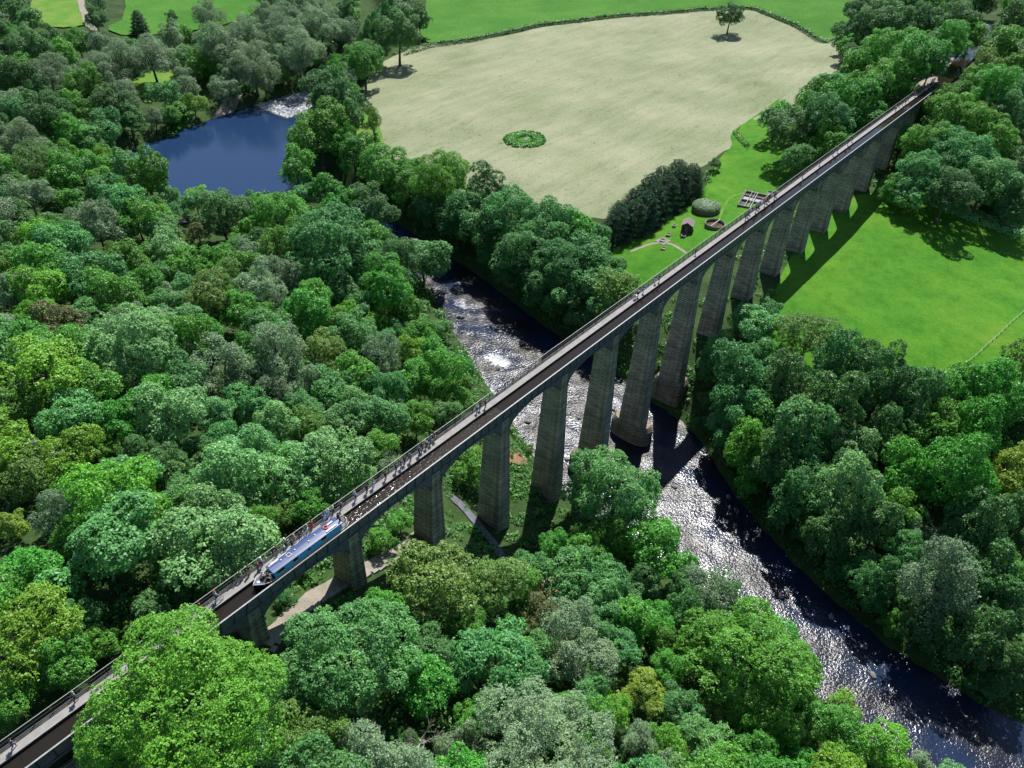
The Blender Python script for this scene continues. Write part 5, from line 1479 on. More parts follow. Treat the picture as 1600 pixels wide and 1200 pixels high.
def narrowboat(loc, L, B, roof, side, lab, detail=True, rz=0.0):
    e = empty('narrowboat', loc, rz); e.scale = (1, 1, 1.22); pl = curved_hull(L, B, 0, 0); up = [(x, -w) for x, w in pl] + [(x, w) for x, w in reversed(pl)]
    h = MB(); h.hexa([(x * .985, y * .86, -.5) for x, y in up], [(x, y, .42 + (.30 * max(0, (-x / (L / 2) - .62) / .38) ** 2)) for x, y in up]); H = put('hull', h.mesh('hull'), e, M_HULL)
    rs = MB()
    for a, b in zip(pl[:-1], pl[1:]):
        for s in (-1, 1):
            za = .46 + .30 * max(0, (-a[0] / (L / 2) - .62) / .38) ** 2; zb = .46 + .30 * max(0, (-b[0] / (L / 2) - .62) / .38) ** 2; rs.tube((a[0], s * a[1], za), (b[0], s * b[1], zb), .035, None, 5)
    put('gunwale', rs.mesh('gunwale'), H, M_CREAM)
    x0, x1 = -L / 2 + L * .175, L / 2 - 1.35; hb = B / 2 - .12; c = MB()
    c.hexa([(x0, -hb, .44), (x1, -hb, .44), (x1, hb, .44), (x0, hb, .44)], [(x0 + .05, -hb + .16, 1.20), (x1 - .05, -hb + .16, 1.20), (x1 - .05, hb - .16, 1.20), (x0 + .05, hb - .16, 1.20)]); C_ = put('cabin', c.mesh('cabin'), e, side)
    r = MB(); hr_ = hb - .12; prof = [(-hr_, 1.205), (-hr_ * .6, 1.275), (0, 1.305), (hr_ * .6, 1.275), (hr_, 1.205), (hr_, 1.17), (-hr_, 1.17)]
    r.hexa([(x0 - .10, y, z) for y, z in prof], [(x1 + .12, y, z) for y, z in prof]); R_ = put('roof', r.mesh('roof'), e, roof)
    if not detail: return tag(e, lab, 'boat', 'narrowboats')
    def along(t): return x0 + (x1 - x0) * t
    for s in (-1, 1):
        for t, w in ((.09, 1.1), (.30, .75), (.50, .34), (.72, .75)):
            yo = s * (hb - .105); w_ = MB(); w_.box(along(t) - w / 2, along(t) + w / 2, yo - .05, yo + .05, .74, 1.04); put('window', w_.mesh('window'), C_, M_WIN)
            f_ = MB(); yo2 = s * (hb - .055)
            for q in ((-1, 1), ): pass
            f_.box(along(t) - w / 2 - .03, along(t) + w / 2 + .03, yo2 - .03, yo2 + .03, .70, .735); put('window_sill', f_.mesh('window_sill'), C_, M_CREAM)
        for t0, t1 in ((.01, .17), (.19, .44), (.46, .62), (.64, .99)):
            b_ = MB(); yo = s * (hb - .008); b_.box(along(t0), along(t1), yo - .02, yo + .012, .475, .495); put('coach_line', b_.mesh('coach_line'), C_, M_CREAM)
    for yy in (-hb + .06, hb - .06): g = MB(); g.tube((x0, yy, 1.29), (x1, yy, 1.29), .02, None, 5); put('grab_rail', g.mesh('grab_rail'), R_, M_WHITE)
    for t, yy in ((.16, .05), (.36, .1), (.55, -.1), (.66, 0.12)): v_ = MB(); v_.lathe([(.05, 1.26), (.05, 1.36), (.11, 1.37), (.10, 1.41), (.03, 1.43)], (along(t), yy, 0), 12); put('vent', v_.mesh('vent'), R_, M_WHITE)
    hs = MB(); a0, a1 = along(.24), along(.24) + .62
    for q in ((a0, a1, -.3, -.24), (a0, a1, .24, .3)): hs.box(q[0], q[1], q[2], q[3], 1.27, 1.36)
    for q in ((a0, a0 + .06, -.238, .238), (a1 - .06, a1, -.238, .238)): hs.box(q[0], q[1], q[2], q[3], 1.27, 1.36)
    put('skylight', hs.mesh('skylight'), R_, M_WHITE)
    for k, (t, yy, lw, ww) in enumerate(((.08, .42, 1.5, .16), (.16, .58, 2.4, .10), (.86, -.52, 1.7, .24), (.90, .30, .9, .22))):
        p = MB(); p.box(along(t) - lw / 2, along(t) + lw / 2, yy - ww / 2, yy + ww / 2, 1.275, 1.34); put('plank', p.mesh('plank'), R_, M_WHITE)
    p = MB(); p.tube((along(.35), -.02, 1.34), (along(.78), .06, 1.34), .022, .016, 6); put('boat_pole', p.mesh('boat_pole'), R_, M_ROPE)
    lb = MB(); lb.ring((along(.82), .10, 1.36), .27, .075, 28, 8); LB = put('lifebuoy', lb.mesh('lifebuoy', True), R_, M_RED)
    lw = MB()
    for a in range(4): lw.ring((along(.82) + .27 * math.cos(a * math.pi / 2 + .4), .10 + .27 * math.sin(a * math.pi / 2 + .4), 1.36), .06, .028, 10, 6)
    put('white_band', lw.mesh('white_band', True), LB, M_WHITE)
    d = MB(); d.hexa([(-L / 2 + 1.0, -.75, .46), (x0 - .05, -.86, .40), (x0 - .05, .86, .40), (-L / 2 + 1.0, .75, .46)], [(-L / 2 + 1.0, -.75, .49), (x0 - .05, -.86, .43), (x0 - .05, .86, .43), (-L / 2 + 1.0, .75, .49)]); put('fore_deck', d.mesh('fore_deck'), e, M_DECK)
    d = MB(); d.hexa([(-L / 2 + .15, -.12, .70), (-L / 2 + 1.0, -.66, .60), (-L / 2 + 1.0, .66, .60), (-L / 2 + .15, .12, .70)], [(-L / 2 + .15, -.12, .74), (-L / 2 + 1.0, -.66, .64), (-L / 2 + 1.0, .66, .64), (-L / 2 + .15, .12, .74)]); put('bow_locker', d.mesh('bow_locker'), e, M_NAVY)
    d = MB(); d.lathe([(.20, .64), (.20, .70), (.12, .72)], (-L / 2 + .75, 0, 0), 14); put('fender_coil', d.mesh('fender_coil'), e, M_WHITE)
    d = MB()
    for s in (-1, 1): d.tube((-L / 2 + .12, s * .1, .76), (-L / 2 + 1.05, s * .82, .66), .05, None, 6)
    put('bow_trim', d.mesh('bow_trim'), e, M_WHITE)
    d = MB()
    for s in (-1, 1): d.tube((x0, s * .7, 1.15), (x0 - 1.2, 0, 1.12), .025, None, 5); d.tube((x0 - 1.2, 0, .45), (x0 - 1.2, 0, 1.12), .025, None, 5)
    put('cratch_frame', d.mesh('cratch_frame'), e, M_WHITE)
    d = MB(); d.box(x1 + .13, L / 2 - .35, -.78, .78, .43, .47); put('stern_deck', d.mesh('stern_deck'), e, M_DECK)
    d = MB(); n = 14
    for i in range(n):
        a0 = -math.pi / 2 + math.pi * i / n; a1 = -math.pi / 2 + math.pi * (i + 1) / n; P0 = (L / 2 - .75 + .62 * math.cos(a0), .86 * math.sin(a0), .92); P1 = (L / 2 - .75 + .62 * math.cos(a1), .86 * math.sin(a1), .92); d.tube(P0, P1, .035, None, 6)
        if i % 3 == 0: d.tube((P0[0], P0[1], .46), P0, .025, None, 5)
    put('stern_rail', d.mesh('stern_rail'), e, M_WHITE)
    d = MB(); d.tube((L / 2 - .1, 0, .3), (L / 2 - .1, 0, 1.0), .04, None, 6); d.tube((L / 2 - .1, 0, 1.0), (L / 2 - 1.05, .05, 1.12), .03, .022, 6); put('tiller', d.mesh('tiller'), e, M_CREAM)
    return tag(e, lab, 'boat', 'narrowboats')
BOAT_X, BOAT_Y, BOAT_Z = 24.75, 1.20, -.36
narrowboat((BOAT_X, BOAT_Y, BOAT_Z), 14.8, 2.06, M_NAVY, M_BLUE, 'blue narrowboat with navy roof and red lifebuoy crossing the aqueduct')
M_PURPLE = plain('boat_purple', (0.10, 0.06, 0.16), 0.35); M_GREYR = plain('boat_grey_roof', (0.30, 0.30, 0.36), 0.4)
narrowboat((372, float(canal_y(372)) - .4, BOAT_Z), 13, 2.06, M_GREYR, M_PURPLE, 'purplish narrowboat moored under the trees at the far canal end', False, .12)

# ------------------------------------------------------------------ people
def skin(name, V, E, Rr, sub=1):
    me = bpy.data.meshes.new(name); me.from_pydata(V, E, []); o = bpy.data.objects.new(name, me); COL.objects.link(o)
    md = o.modifiers.new('s', 'SKIN'); md.use_smooth_shade = True; md.use_x_symmetry = False
    for i, r in enumerate(Rr):
        s = me.skin_vertices[0].data[i]; s.radius = (r, r) if not isinstance(r, tuple) else r; s.use_root = (i == 0)
    ss = o.modifiers.new('u', 'SUBSURF'); ss.levels = sub; ss.render_levels = sub
    dg = bpy.context.evaluated_depsgraph_get(); dg.update(); nm = bpy.data.meshes.new_from_object(o.evaluated_get(dg)); nm.name = name
    bpy.data.objects.remove(o); bpy.data.meshes.remove(me); return nm
def add_bits(me, verts_faces):
    bm = bmesh.new(); bm.from_mesh(me)
    for c, r, sc in verts_faces:
        g = bmesh.ops.create_icosphere(bm, subdivisions=1, radius=r)
        for v_ in g['verts']: v_.co = Vector((v_.co.x * sc[0] + c[0], v_.co.y * sc[1] + c[1], v_.co.z * sc[2] + c[2]))
    bm.to_mesh(me); bm.free()
def fingers(w, d):
    """five short bent chains rooted in the palm at w"""
    V = []; Ed = []; Rr = []; sd = Vector(d).orthogonal().normalized()
    for k, (off, ln) in enumerate(((-.03, .065), (-.011, .078), (.009, .073), (.028, .058))):
        b = Vector(w) + sd * off + Vector(d) * .075; m_ = b + Vector(d) * ln * .55; t = m_ + Vector(d) * ln * .35 + Vector((0, -.02, 0)); i = len(V); V += [tuple(b), tuple(m_), tuple(t)]; Ed += [(i, i + 1), (i + 1, i + 2)]; Rr += [.009, .0085, .007]
    b = Vector(w) + sd * .035 + Vector(d) * .02; i = len(V); V += [tuple(b), tuple(b + sd * .025 + Vector(d) * .035), tuple(b + sd * .03 + Vector(d) * .06)]; Ed += [(i, i + 1), (i + 1, i + 2)]; Rr += [.010, .009, .008]
    return V, Ed, Rr
def person_proto(pose):
    J = {'pel': (0, 0, .95), 'sp': (0, 0, 1.14), 'ch': (0, .01, 1.36), 'nk': (0, .01, 1.49), 'hd': (0, -.01, 1.60), 'tp': (0, 0, 1.69), 'sl': (.19, .01, 1.42), 'sr': (-.19, .01, 1.42), 'hl': (.09, 0, .90), 'hr': (-.09, 0, .90)}
    if pose == 'stand': J.update(el=(.25, .03, 1.14), er=(-.25, .03, 1.14), wl=(.24, -.05, .90), wr=(-.24, -.05, .90), kl=(.10, -.01, .49), kr=(-.10, -.01, .49), al=(.10, .03, .08), ar=(-.10, .03, .08), tl=(.11, -.12, .03), tr=(-.11, -.12, .03))
    elif pose == 'walk': J.update(el=(.24, .12, 1.16), er=(-.24, -.08, 1.14), wl=(.23, .06, .93), wr=(-.22, -.24, .98), kl=(.09, -.20, .52), kr=(-.09, .06, .47), al=(.09, -.24, .09), ar=(-.09, .32, .14), tl=(.09, -.39, .06), tr=(-.09, .22, .03))
    elif pose == 'lean': J.update(sp=(0, -.05, 1.13), ch=(0, -.13, 1.33), nk=(0, -.17, 1.45), hd=(0, -.22, 1.55), tp=(0, -.22, 1.64), sl=(.19, -.14, 1.38), sr=(-.19, -.14, 1.38), el=(.26, -.30, 1.22), er=(-.26, -.30, 1.22), wl=(.12, -.46, 1.20), wr=(-.12, -.46, 1.20), kl=(.10, 0, .49), kr=(-.10, .02, .49), al=(.10, .06, .08), ar=(-.10, .08, .08), tl=(.11, -.09, .03), tr=(-.11, -.07, .03))
    else: J = {k: (v[0], v[1], v[2] - .47) for k, v in J.items()}; J.update(el=(.25, -.06, .68), er=(-.25, -.06, .68), wl=(.14, -.28, .60), wr=(-.14, -.28, .60), kl=(.11, -.42, .47), kr=(-.11, -.42, .47), al=(.11, -.45, .08), ar=(-.11, -.45, .08), tl=(.11, -.60, .03), tr=(-.11, -.60, .03))
    def sub(keys, edges, rad, ex=0.0): return [J[k] for k in keys], [(keys.index(a), keys.index(b)) for a, b in edges], [rad[k] + ex for k in keys]
    RD = dict(pel=.125, sp=.115, ch=.135, nk=.05, hd=.098, tp=.07, sl=.06, sr=.06, el=.043, er=.043, wl=.032, wr=.032, hl=.085, hr=.085, kl=.058, kr=.058, al=.04, ar=.04, tl=.035, tr=.035)
    keys = list(RD); ed = [('pel', 'sp'), ('sp', 'ch'), ('ch', 'nk'), ('nk', 'hd'), ('hd', 'tp'), ('ch', 'sl'), ('ch', 'sr'), ('sl', 'el'), ('sr', 'er'), ('el', 'wl'), ('er', 'wr'), ('pel', 'hl'), ('pel', 'hr'), ('hl', 'kl'), ('hr', 'kr'), ('kl', 'al'), ('kr', 'ar'), ('al', 'tl'), ('ar', 'tr')]
    V, Ed, Rr = sub(keys, ed, RD)
    for w, l_ in (('wl', 'el'), ('wr', 'er')):
        d = (Vector(J[w]) - Vector(J[l_])).normalized(); i = len(V); V.append(tuple(Vector(J[w]) + d * .09)); Ed.append((keys.index(w), i)); Rr.append((.034))
    body = skin('body', V, Ed, Rr)
    FV = []; FE = []; FR = []
    bm = bmesh.new(); bm.from_mesh(body)
    for w, l_ in (('wl', 'el'), ('wr', 'er')):
        d = (Vector(J[w]) - Vector(J[l_])).normalized(); fv, fe, fr = fingers(J[w], d); m2 = MB()
        for a, b in fe: m2.tube(fv[a], fv[b], fr[a], fr[b], 5)
        t_ = m2.mesh('f'); bm.from_mesh(t_); bpy.data.meshes.remove(t_)
    bm.to_mesh(body); bm.free()
    h = Vector(J['hd']); add_bits(body, [((h.x, h.y - .105, h.z - .01), .022, (.8, 1, 1.2)), ((h.x + .1, h.y, h.z), .025, (.5, .9, 1.2)), ((h.x - .1, h.y, h.z), .025, (.5, .9, 1.2)), ((h.x, h.y - .09, h.z - .055), .025, (1.3, .5, .4))])
    kk = ['ch', 'sp', 'pel', 'sl', 'sr', 'el', 'er']; top = skin('shirt', *sub(kk, [('ch', 'sp'), ('sp', 'pel'), ('ch', 'sl'), ('ch', 'sr'), ('sl', 'el'), ('sr', 'er')], RD, .022))
    kk = ['pel', 'hl', 'hr', 'kl', 'kr', 'al', 'ar']; leg = skin('trousers', *sub(kk, [('pel', 'hl'), ('pel', 'hr'), ('hl', 'kl'), ('hr', 'kr'), ('kl', 'al'), ('kr', 'ar')], RD, .016))
    m3 = MB(); m3.lathe([(.112, -.02), (.118, .04), (.10, .095), (.05, .125)], (J['hd'][0], J['hd'][1] + .018, J['hd'][2]), 12); hair = m3.mesh('hair', True)
    return body, top, leg, hair
M_SKIN = plain('skin', (0.52, 0.33, 0.24), 0.6, var=.04)
CLO = {n_: plain('cloth_' + n_, c_, .9, var=.08) for n_, c_ in dict(white=(.75, .75, .76), red=(.55, .03, .03), navy=(.025, .035, .10), black=(.018, .018, .02), blue=(.06, .16, .42), grey=(.24, .25, .27), teal=(.05, .35, .36), pink=(.60, .25, .28), khaki=(.34, .29, .19), green=(.06, .18, .08), sky=(.38, .55, .78), denim=(.07, .11, .22)).items()}
HAIR = {n_: plain('hair_' + n_, c_, .7) for n_, c_ in dict(dark=(.02, .015, .012), brown=(.09, .05, .028), fair=(.38, .27, .13), grey=(.38, .37, .36), white_cap=(.78, .78, .78), red_helmet=(.55, .03, .03)).items()}
PP = {p_: person_proto(p_) for p_ in ('stand', 'walk', 'lean', 'sit')}
for p_ in PP.values():
    for me_ in p_: me_.materials.append(M_SKIN)
def person(pose, loc, rz, shirt, legs, hair, lab, grp, s=1.0):
    e = empty('person', loc, rz); e.scale = (s, s, s); b, t, l_, h = PP[pose]; put('body', b, e)
    for nm, me_, m_ in (('shirt', t, CLO[shirt]), ('trousers', l_, CLO[legs]), ('hair', h, HAIR[hair])):
        o = put(nm, me_, e); o.material_slots[0].link = 'OBJECT'; o.material_slots[0].material = m_
    return tag(e, lab, 'person', grp)
# along the towpath: x, y, pose, heading (towards -y the figure faces the canal), shirt, trousers, hair, label
N_ = -math.pi / 2; S_ = math.pi / 2
WHO = [
(-3.9, 3.1, 'walk', N_, 'teal', 'black', 'fair', 'person in a teal top jogging on the towpath below the big maple'),
(-10.5, 2.9, 'walk', S_, 'navy', 'denim', 'dark', 'person in dark clothes on the towpath in the bottom left corner'),
(11.3, 3.2, 'stand', S_, 'red', 'black', 'dark', 'person in a dark red top at the railing by the maple crown'),
(13.4, 3.0, 'walk', S_, 'sky', 'navy', 'red_helmet', 'person in pale blue with red helmet pushing a bicycle'),
(17.2, 3.35, 'lean', math.pi, 'green', 'grey', 'dark', 'person in green leaning on the railing beside parked bicycles'),
(18.3, 3.3, 'stand', 0, 'black', 'khaki', 'brown', 'person in black beside the parked bicycles near the bow'),
(19.4, 3.0, 'stand', .3, 'red', 'navy', 'brown', 'person in a red and dark outfit level with the boat bow'),
(20.1, 3.2, 'walk', S_, 'sky', 'denim', 'white_cap', 'person in pale blue with white cap beside the cabin front'),
(22.5, 3.3, 'stand', 0, 'black', 'grey', 'dark', 'person in black with grey trousers beside the boat planks'),
(23.3, 2.85, 'walk', N_, 'white', 'denim', 'brown', 'person in white walking close to the boat by the skylight'),
(24.0, 3.35, 'lean', math.pi, 'grey', 'navy', 'white_cap', 'person with white cap in grey leaning on the railing mid-boat'),
(24.5, 2.75, 'stand', .2, 'navy', 'black', 'dark', 'person in navy nearest the boat at mid-cabin'),
(25.2, 3.1, 'walk', N_, 'pink', 'grey', 'fair', 'person in a pink top walking beside the middle of the boat'),
(25.9, 2.9, 'walk', N_, 'black', 'denim', 'dark', 'person in black and denim walking beside the boat roof'),
(26.8, 3.1, 'stand', -.4, 'black', 'white', 'brown', 'person in black top and white trousers beside the boat'),
(27.4, 3.3, 'stand', .4, 'grey', 'white', 'fair', 'person in grey and white at the railing beside the rear cabin'),
(28.2, 3.35, 'stand', 0, 'red', 'red', 'dark', 'person all in bright red at the railing behind the boat roof'),
(30.3, 3.3, 'walk', N_, 'blue', 'sky', 'brown', 'person in blue over light blue near the boat stern'),
(31.0, 3.4, 'stand', 0, 'white', 'sky', 'grey', 'person in white at the railing by the stern, first of two'),
(31.8, 3.35, 'stand', .3, 'white', 'navy', 'grey', 'person in white over navy at the railing by the stern, second of two'),
(33.0, 3.1, 'walk', N_, 'grey', 'black', 'dark', 'person in grey just behind the stern on the towpath'),
(35.5, 3.0, 'walk', S_, 'sky', 'denim', 'fair', 'lone person in a light blue shirt behind the boat'),
(37.5, 2.9, 'walk', S_, 'black', 'black', 'dark', 'person all in black walking behind the light blue shirt'),
(38.8, 3.0, 'walk', S_, 'grey', 'sky', 'brown', 'person in grey and light blue walking beside one in black'),
(41.0, 2.85, 'walk', S_, 'navy', 'black', 'dark', 'lone person in navy and black on the open towpath'),
(43.1, 2.9, 'walk', S_, 'denim', 'navy', 'dark', 'person in dark denim, tail of the long group'),
(44.1, 2.9, 'walk', S_, 'navy', 'grey', 'brown', 'person in navy and grey, second in the long group'),
(45.0, 3.1, 'walk', S_, 'black', 'navy', 'dark', 'person in black and navy, third in the long group'),
(46.0, 2.9, 'walk', S_, 'grey', 'denim', 'dark', 'person in grey and denim, fourth in the long group'),
(47.8, 2.9, 'walk', S_, 'blue', 'black', 'brown', 'person in blue and black in the middle of the long group'),
(48.7, 3.2, 'walk', S_, 'navy', 'navy', 'dark', 'person all in navy in the middle of the long group'),
(49.6, 3.2, 'walk', S_, 'white', 'black', 'dark', 'person in a white top in the long group'),
(50.6, 3.3, 'walk', S_, 'blue', 'denim', 'brown', 'person in blue and denim near the head of the long group'),
(51.6, 3.4, 'walk', S_, 'navy', 'khaki', 'fair', 'person in navy and khaki leading the long group'),
(60.8, 3.0, 'walk', N_, 'white', 'navy', 'dark', 'person in white in the knot of three above the river bank'),
(61.7, 3.15, 'walk', N_, 'black', 'denim', 'dark', 'person in black in the knot of three above the river bank'),
(62.6, 2.8, 'walk', N_, 'grey', 'black', 'brown', 'person in grey in the knot of three above the river bank'),
(108.0, 2.9, 'walk', N_, 'white', 'black', 'dark', 'person in white pushing a pram over the river'),
(109.9, 2.9, 'walk', N_, 'blue', 'sky', 'brown', 'person in blue just ahead of the pram'),
(114.7, 3.1, 'walk', N_, 'blue', 'white', 'dark', 'person in blue with white trousers, left of a pair over the trees'),
(115.7, 2.8, 'walk', N_, 'navy', 'grey', 'dark', 'person in navy with grey trousers, right of a pair over the trees'),
(130.9, 3.0, 'walk', S_, 'grey', 'navy', 'brown', 'lone person in grey passing the works lawn'),
]
_g = ['navy', 'blue', 'white', 'black', 'sky', 'grey', 'navy', 'red', 'blue', 'black', 'white', 'denim', 'khaki']
for j, x in enumerate((153.9, 155.6, 157.2, 159.2, 161.0, 162.3, 163.9, 165.8, 167.6, 169.4, 171.0)):
    WHO.append((x, 2.6 + .55 * (j % 3) / 2 + .1, 'walk', S_, _g[j], ('black', 'denim', 'grey', 'navy')[j % 4], ('dark', 'brown', 'fair')[j % 3], 'person in %s, %s from the near end of the crowd by the rectangular tanks' % (_g[j], ORD[j])))
for x, c_, lab in ((186.7, 'black', 'lone person in black just past the tank crowd'), (197.7, 'navy', 'lone person in navy above the shaded piers'), (207.0, 'blue', 'person in blue, first of a loose pair by the dark round tree'), (210.3, 'grey', 'person in grey, second of a loose pair by the dark round tree'), (217.8, 'black', 'person in black, left of two near the far trees'), (221.0, 'navy', 'person in navy, right of two near the far trees')):
    WHO.append((x, 2.9, 'walk', N_, c_, 'denim', 'dark', lab))
_f = ['white', 'black', 'navy', 'grey', 'blue', 'red', 'black', 'khaki', 'navy', 'white', 'black', 'grey']
for j, x in enumerate((257.3, 262.2, 264.5, 266.6, 271.2, 276.5, 281.2, 285.4, 289.3, 293.2, 295.8, 297.3)):
    WHO.append((x, 2.65 + .5 * ((j * 2) % 3) / 2, 'walk', N_, _f[j], ('black', 'denim', 'grey')[j % 3], ('dark', 'brown')[j % 2], 'person in %s, %s of the people at the far end of the towpath' % (_f[j], ORD[j])))
for x, y, p_, rz, s_, l_, h_, lab in WHO:
    person(p_, (x, y, .002), rz, s_, l_, h_, lab, 'people on the towpath', random.uniform(.95, 1.05))
bz = BOAT_Z
person('stand', (BOAT_X + 6.45, BOAT_Y + .35, bz + .58), N_, 'navy', 'black', 'dark', 'person in navy steering on the boat stern deck', 'people on the boat')
person('stand', (BOAT_X + 6.2, BOAT_Y - .35, bz + .58), .6, 'black', 'denim', 'brown', 'person in black and denim standing on the boat stern deck', 'people on the boat')
person('sit', (BOAT_X - 5.75, BOAT_Y + .30, bz + .53), S_, 'white', 'black', 'grey', 'person in white seated in the boat bow well', 'people on the boat')
person('sit', (BOAT_X - 5.45, BOAT_Y - .35, bz + .53), .3, 'black', 'grey', 'brown', 'person in black seated in the boat bow well', 'people on the boat')

# bicycles and a pram
M_TYRE = plain('tyre', (.012, .012, .012), .8); M_SPOKE = plain('spokes', (.4, .4, .42), .35, metal=.8)
def bicycle(loc, rz, fm, lab, tilt=0.0):
    e = empty('bicycle', loc, rz); e.rotation_euler = (tilt, 0, rz)
    for x in (-.52, .52):
        w = MB(); w.ring((x, 0, .34), .32, .022, 24, 6, 'Y'); W_ = put('wheel', w.mesh('wheel', True), e, M_TYRE); s_ = MB()
        for k in range(9): a = math.pi * k / 9; s_.tube((x - .3 * math.cos(a), 0, .34 - .3 * math.sin(a)), (x + .3 * math.cos(a), 0, .34 + .3 * math.sin(a)), .004, None, 4)
        put('spokes', s_.mesh('spokes'), W_, M_SPOKE)
    f_ = MB(); A, B_, C_, D_ = (-.52, 0, .34), (-.05, 0, .30), (-.18, 0, .80), (.36, 0, .82)
    for p, q in ((A, B_), (A, C_), (B_, C_), (B_, D_), (C_, D_), (D_, (.52, 0, .34)), (D_, (.33, 0, .98)), (C_, (-.21, 0, .92))): f_.tube(p, q, .018, None, 6)
    put('frame', f_.mesh('frame'), e, fm); s_ = MB(); s_.hexa([(-.34, -.07, .92), (-.08, -.02, .93), (-.08, .02, .93), (-.34, .07, .92)], [(-.34, -.07, .97), (-.08, -.02, .96), (-.08, .02, .96), (-.34, .07, .97)]); put('saddle', s_.mesh('saddle'), e, M_TYRE)
    h_ = MB(); h_.tube((.33, -.28, 1.0), (.33, .28, 1.0), .015, None, 6); put('handlebar', h_.mesh('handlebar'), e, M_TYRE); return tag(e, lab, 'bicycle', 'bicycles on the towpath')
bicycle((13.3, 2.62, .0), .05, CLO['white'], 'bicycle pushed along by the person with the red helmet')
bicycle((15.9, 3.42, .0), .03, CLO['black'], 'black bicycle leaning on the railing ahead of the bow', -.12)
bicycle((16.6, 3.25, .0), -.06, CLO['green'], 'green bicycle second in the row leaning by the railing', -.12)
bicycle((11.9, 2.8, .0), .1, CLO['navy'], 'dark blue bicycle held beside the maple crown')
pr = empty('pram', (106.9, 2.85, 0)); b_ = MB(); b_.hexa([(-.28, -.18, .45), (.28, -.18, .45), (.28, .18, .45), (-.28, .18, .45)], [(-.42, -.24, .85), (.36, -.24, .80), (.36, .24, .80), (-.42, .24, .85)]); put('seat', b_.mesh('seat'), pr, CLO['white'])
h_ = MB(); h_.lathe([(.25, .80), (.24, .95), (.15, 1.05), (.03, 1.08)], (-.2, 0, 0), 12); put('hood', h_.mesh('hood', True), pr, CLO['grey'])
h_ = MB(); h_.tube((-.1, -.2, .5), (.62, -.2, 1.0), .016, None, 5); h_.tube((-.1, .2, .5), (.62, .2, 1.0), .016, None, 5); h_.tube((.62, -.2, 1.0), (.62, .2, 1.0), .016, None, 5); put('handle', h_.mesh('handle'), pr, CLO['black'])
for x in (-.3, .28):
    for y in (-.24, .24): w = MB(); w.ring((x, y, .14), .12, .02, 16, 6, 'Y'); w.tube((x, y, .14), (x, y * .7, .47), .012, None, 5); put('wheel', w.mesh('wheel'), pr, M_TYRE)
tag(pr, 'white pram with grey hood pushed along the towpath over the river', 'pram')

# ------------------------------------------------------------------ the small water works
M_CONC = plain('old_concrete', (.17, .16, .15), .9, var=.3, scale=1.5, bump=.2); M_BRICKW = stone_mat('works_brick', (.15, .11, .09), (.11, .085, .075), (.08, .075, .07), .25, .08); M_TIN = plain('felt_roof', (.17, .145, .14), .8, var=.2, scale=2); M_TIMB = plain('old_timber', (.16, .11, .075), .9, var=.3, scale=3); M_METAL = plain('dull_metal', (.17, .18, .195), .5, metal=.3)
hx, hy = 186.3, 31.2; hz = gz(hx, hy); e = empty('pump_house', (hx, hy, hz), .35)
w = MB(); w.box(-1.9, 1.9, -1.5, 1.5, -.5, 2.4); Wl = put('wall', w.mesh('wall'), e, M_BRICKW)
g = MB()
for sx in (-1.9, 1.85): g.hexa([(sx, -1.5, 2.402), (sx + .05, -1.5, 2.402), (sx + .05, 1.5, 2.402), (sx, 1.5, 2.402)], [(sx, -.02, 3.25), (sx + .05, -.02, 3.25), (sx + .05, .02, 3.25), (sx, .02, 3.25)])
put('gable', g.mesh('gable'), e, M_BRICKW)
for s in (-1, 1): r = MB(); r.hexa([(-2.1, s * 1.75, 2.28), (2.1, s * 1.75, 2.28), (2.1, 0, 3.32), (-2.1, 0, 3.32)][::s], [(-2.1, s * 1.75, 2.36), (2.1, s * 1.75, 2.36), (2.1, s * .002, 3.40), (-2.1, s * .002, 3.40)][::s]); put('roof_slope', r.mesh('roof_slope'), e, M_TIN)
d = MB(); d.box(-1.96, -1.9, -.45, .45, 0, 2.0); D_ = put('door', d.mesh('door'), e, M_TIMB); d = MB(); d.box(-2.0, -1.965, .28, .34, .95, 1.05); put('handle', d.mesh('handle'), D_, M_METAL)
d = MB(); d.box(-.5, .5, -1.56, -1.5, 1.1, 1.8); put('window', d.mesh('window'), e, M_WIN)
tag(e, 'small dark brick pump house with pitched roof on the works lawn', 'building')
# planted filter mound
mx_, my_ = 201.5, 33.4; mz = gz(mx_, my_); e = empty('filter_mound', (mx_, my_, mz)); w = MB(); w.lathe([(4.15, -.5), (4.15, 1.55), (3.85, 1.55), (3.85, .9)], n=40); put('wall', w.mesh('wall'), e, M_TIMB)
rg = np.random.default_rng(5); n = 7000; d = sph(rg, n); d[:, 2] = np.abs(d[:, 2]); p = d * np.array([4.1, 4.1, 1.7]) * rg.uniform(.85, 1.04, (n, 1)) + np.array([0, 0, 1.45]); q = leaves(p, unit(d * np.array([1, 1, 2.]) + np.array([0, 0, .4]) + rg.normal(size=d.shape) * .4), .17 * rg.uniform(.6, 1.4, n), rg)
put('plants', quads_mesh('plants', q, rg.uniform(0, .4, n)), e, LEAF['w']); tag(e, 'round timber-walled filter bed overgrown with a grey-green dome', 'filter bed')
# open round tank
tx_, ty2 = 193.2, 26.0; tz_ = gz(tx_, ty2); e = empty('round_tank', (tx_, ty2, tz_)); w = MB(); w.lathe([(2.95, -.5), (2.95, 1.3), (2.65, 1.3), (2.65, -.2)], n=40, caps=False); put('wall', w.mesh('wall'), e, M_CONC); w = MB(); w.lathe([(2.7, .55), (.01, .56)], n=40, caps=False); put('water', w.mesh('water'), e, M_TANKW)
w = MB(); w.ring((0, 0, 1.36), 2.8, .05, 36, 6); put('rim', w.mesh('rim'), e, M_METAL); w = MB(); w.box(-2.8, 2.8, -.12, .12, 1.42, 1.50); put('arm', w.mesh('arm'), e, M_METAL); tag(e, 'open round concrete tank of brown water by the railing', 'tank')
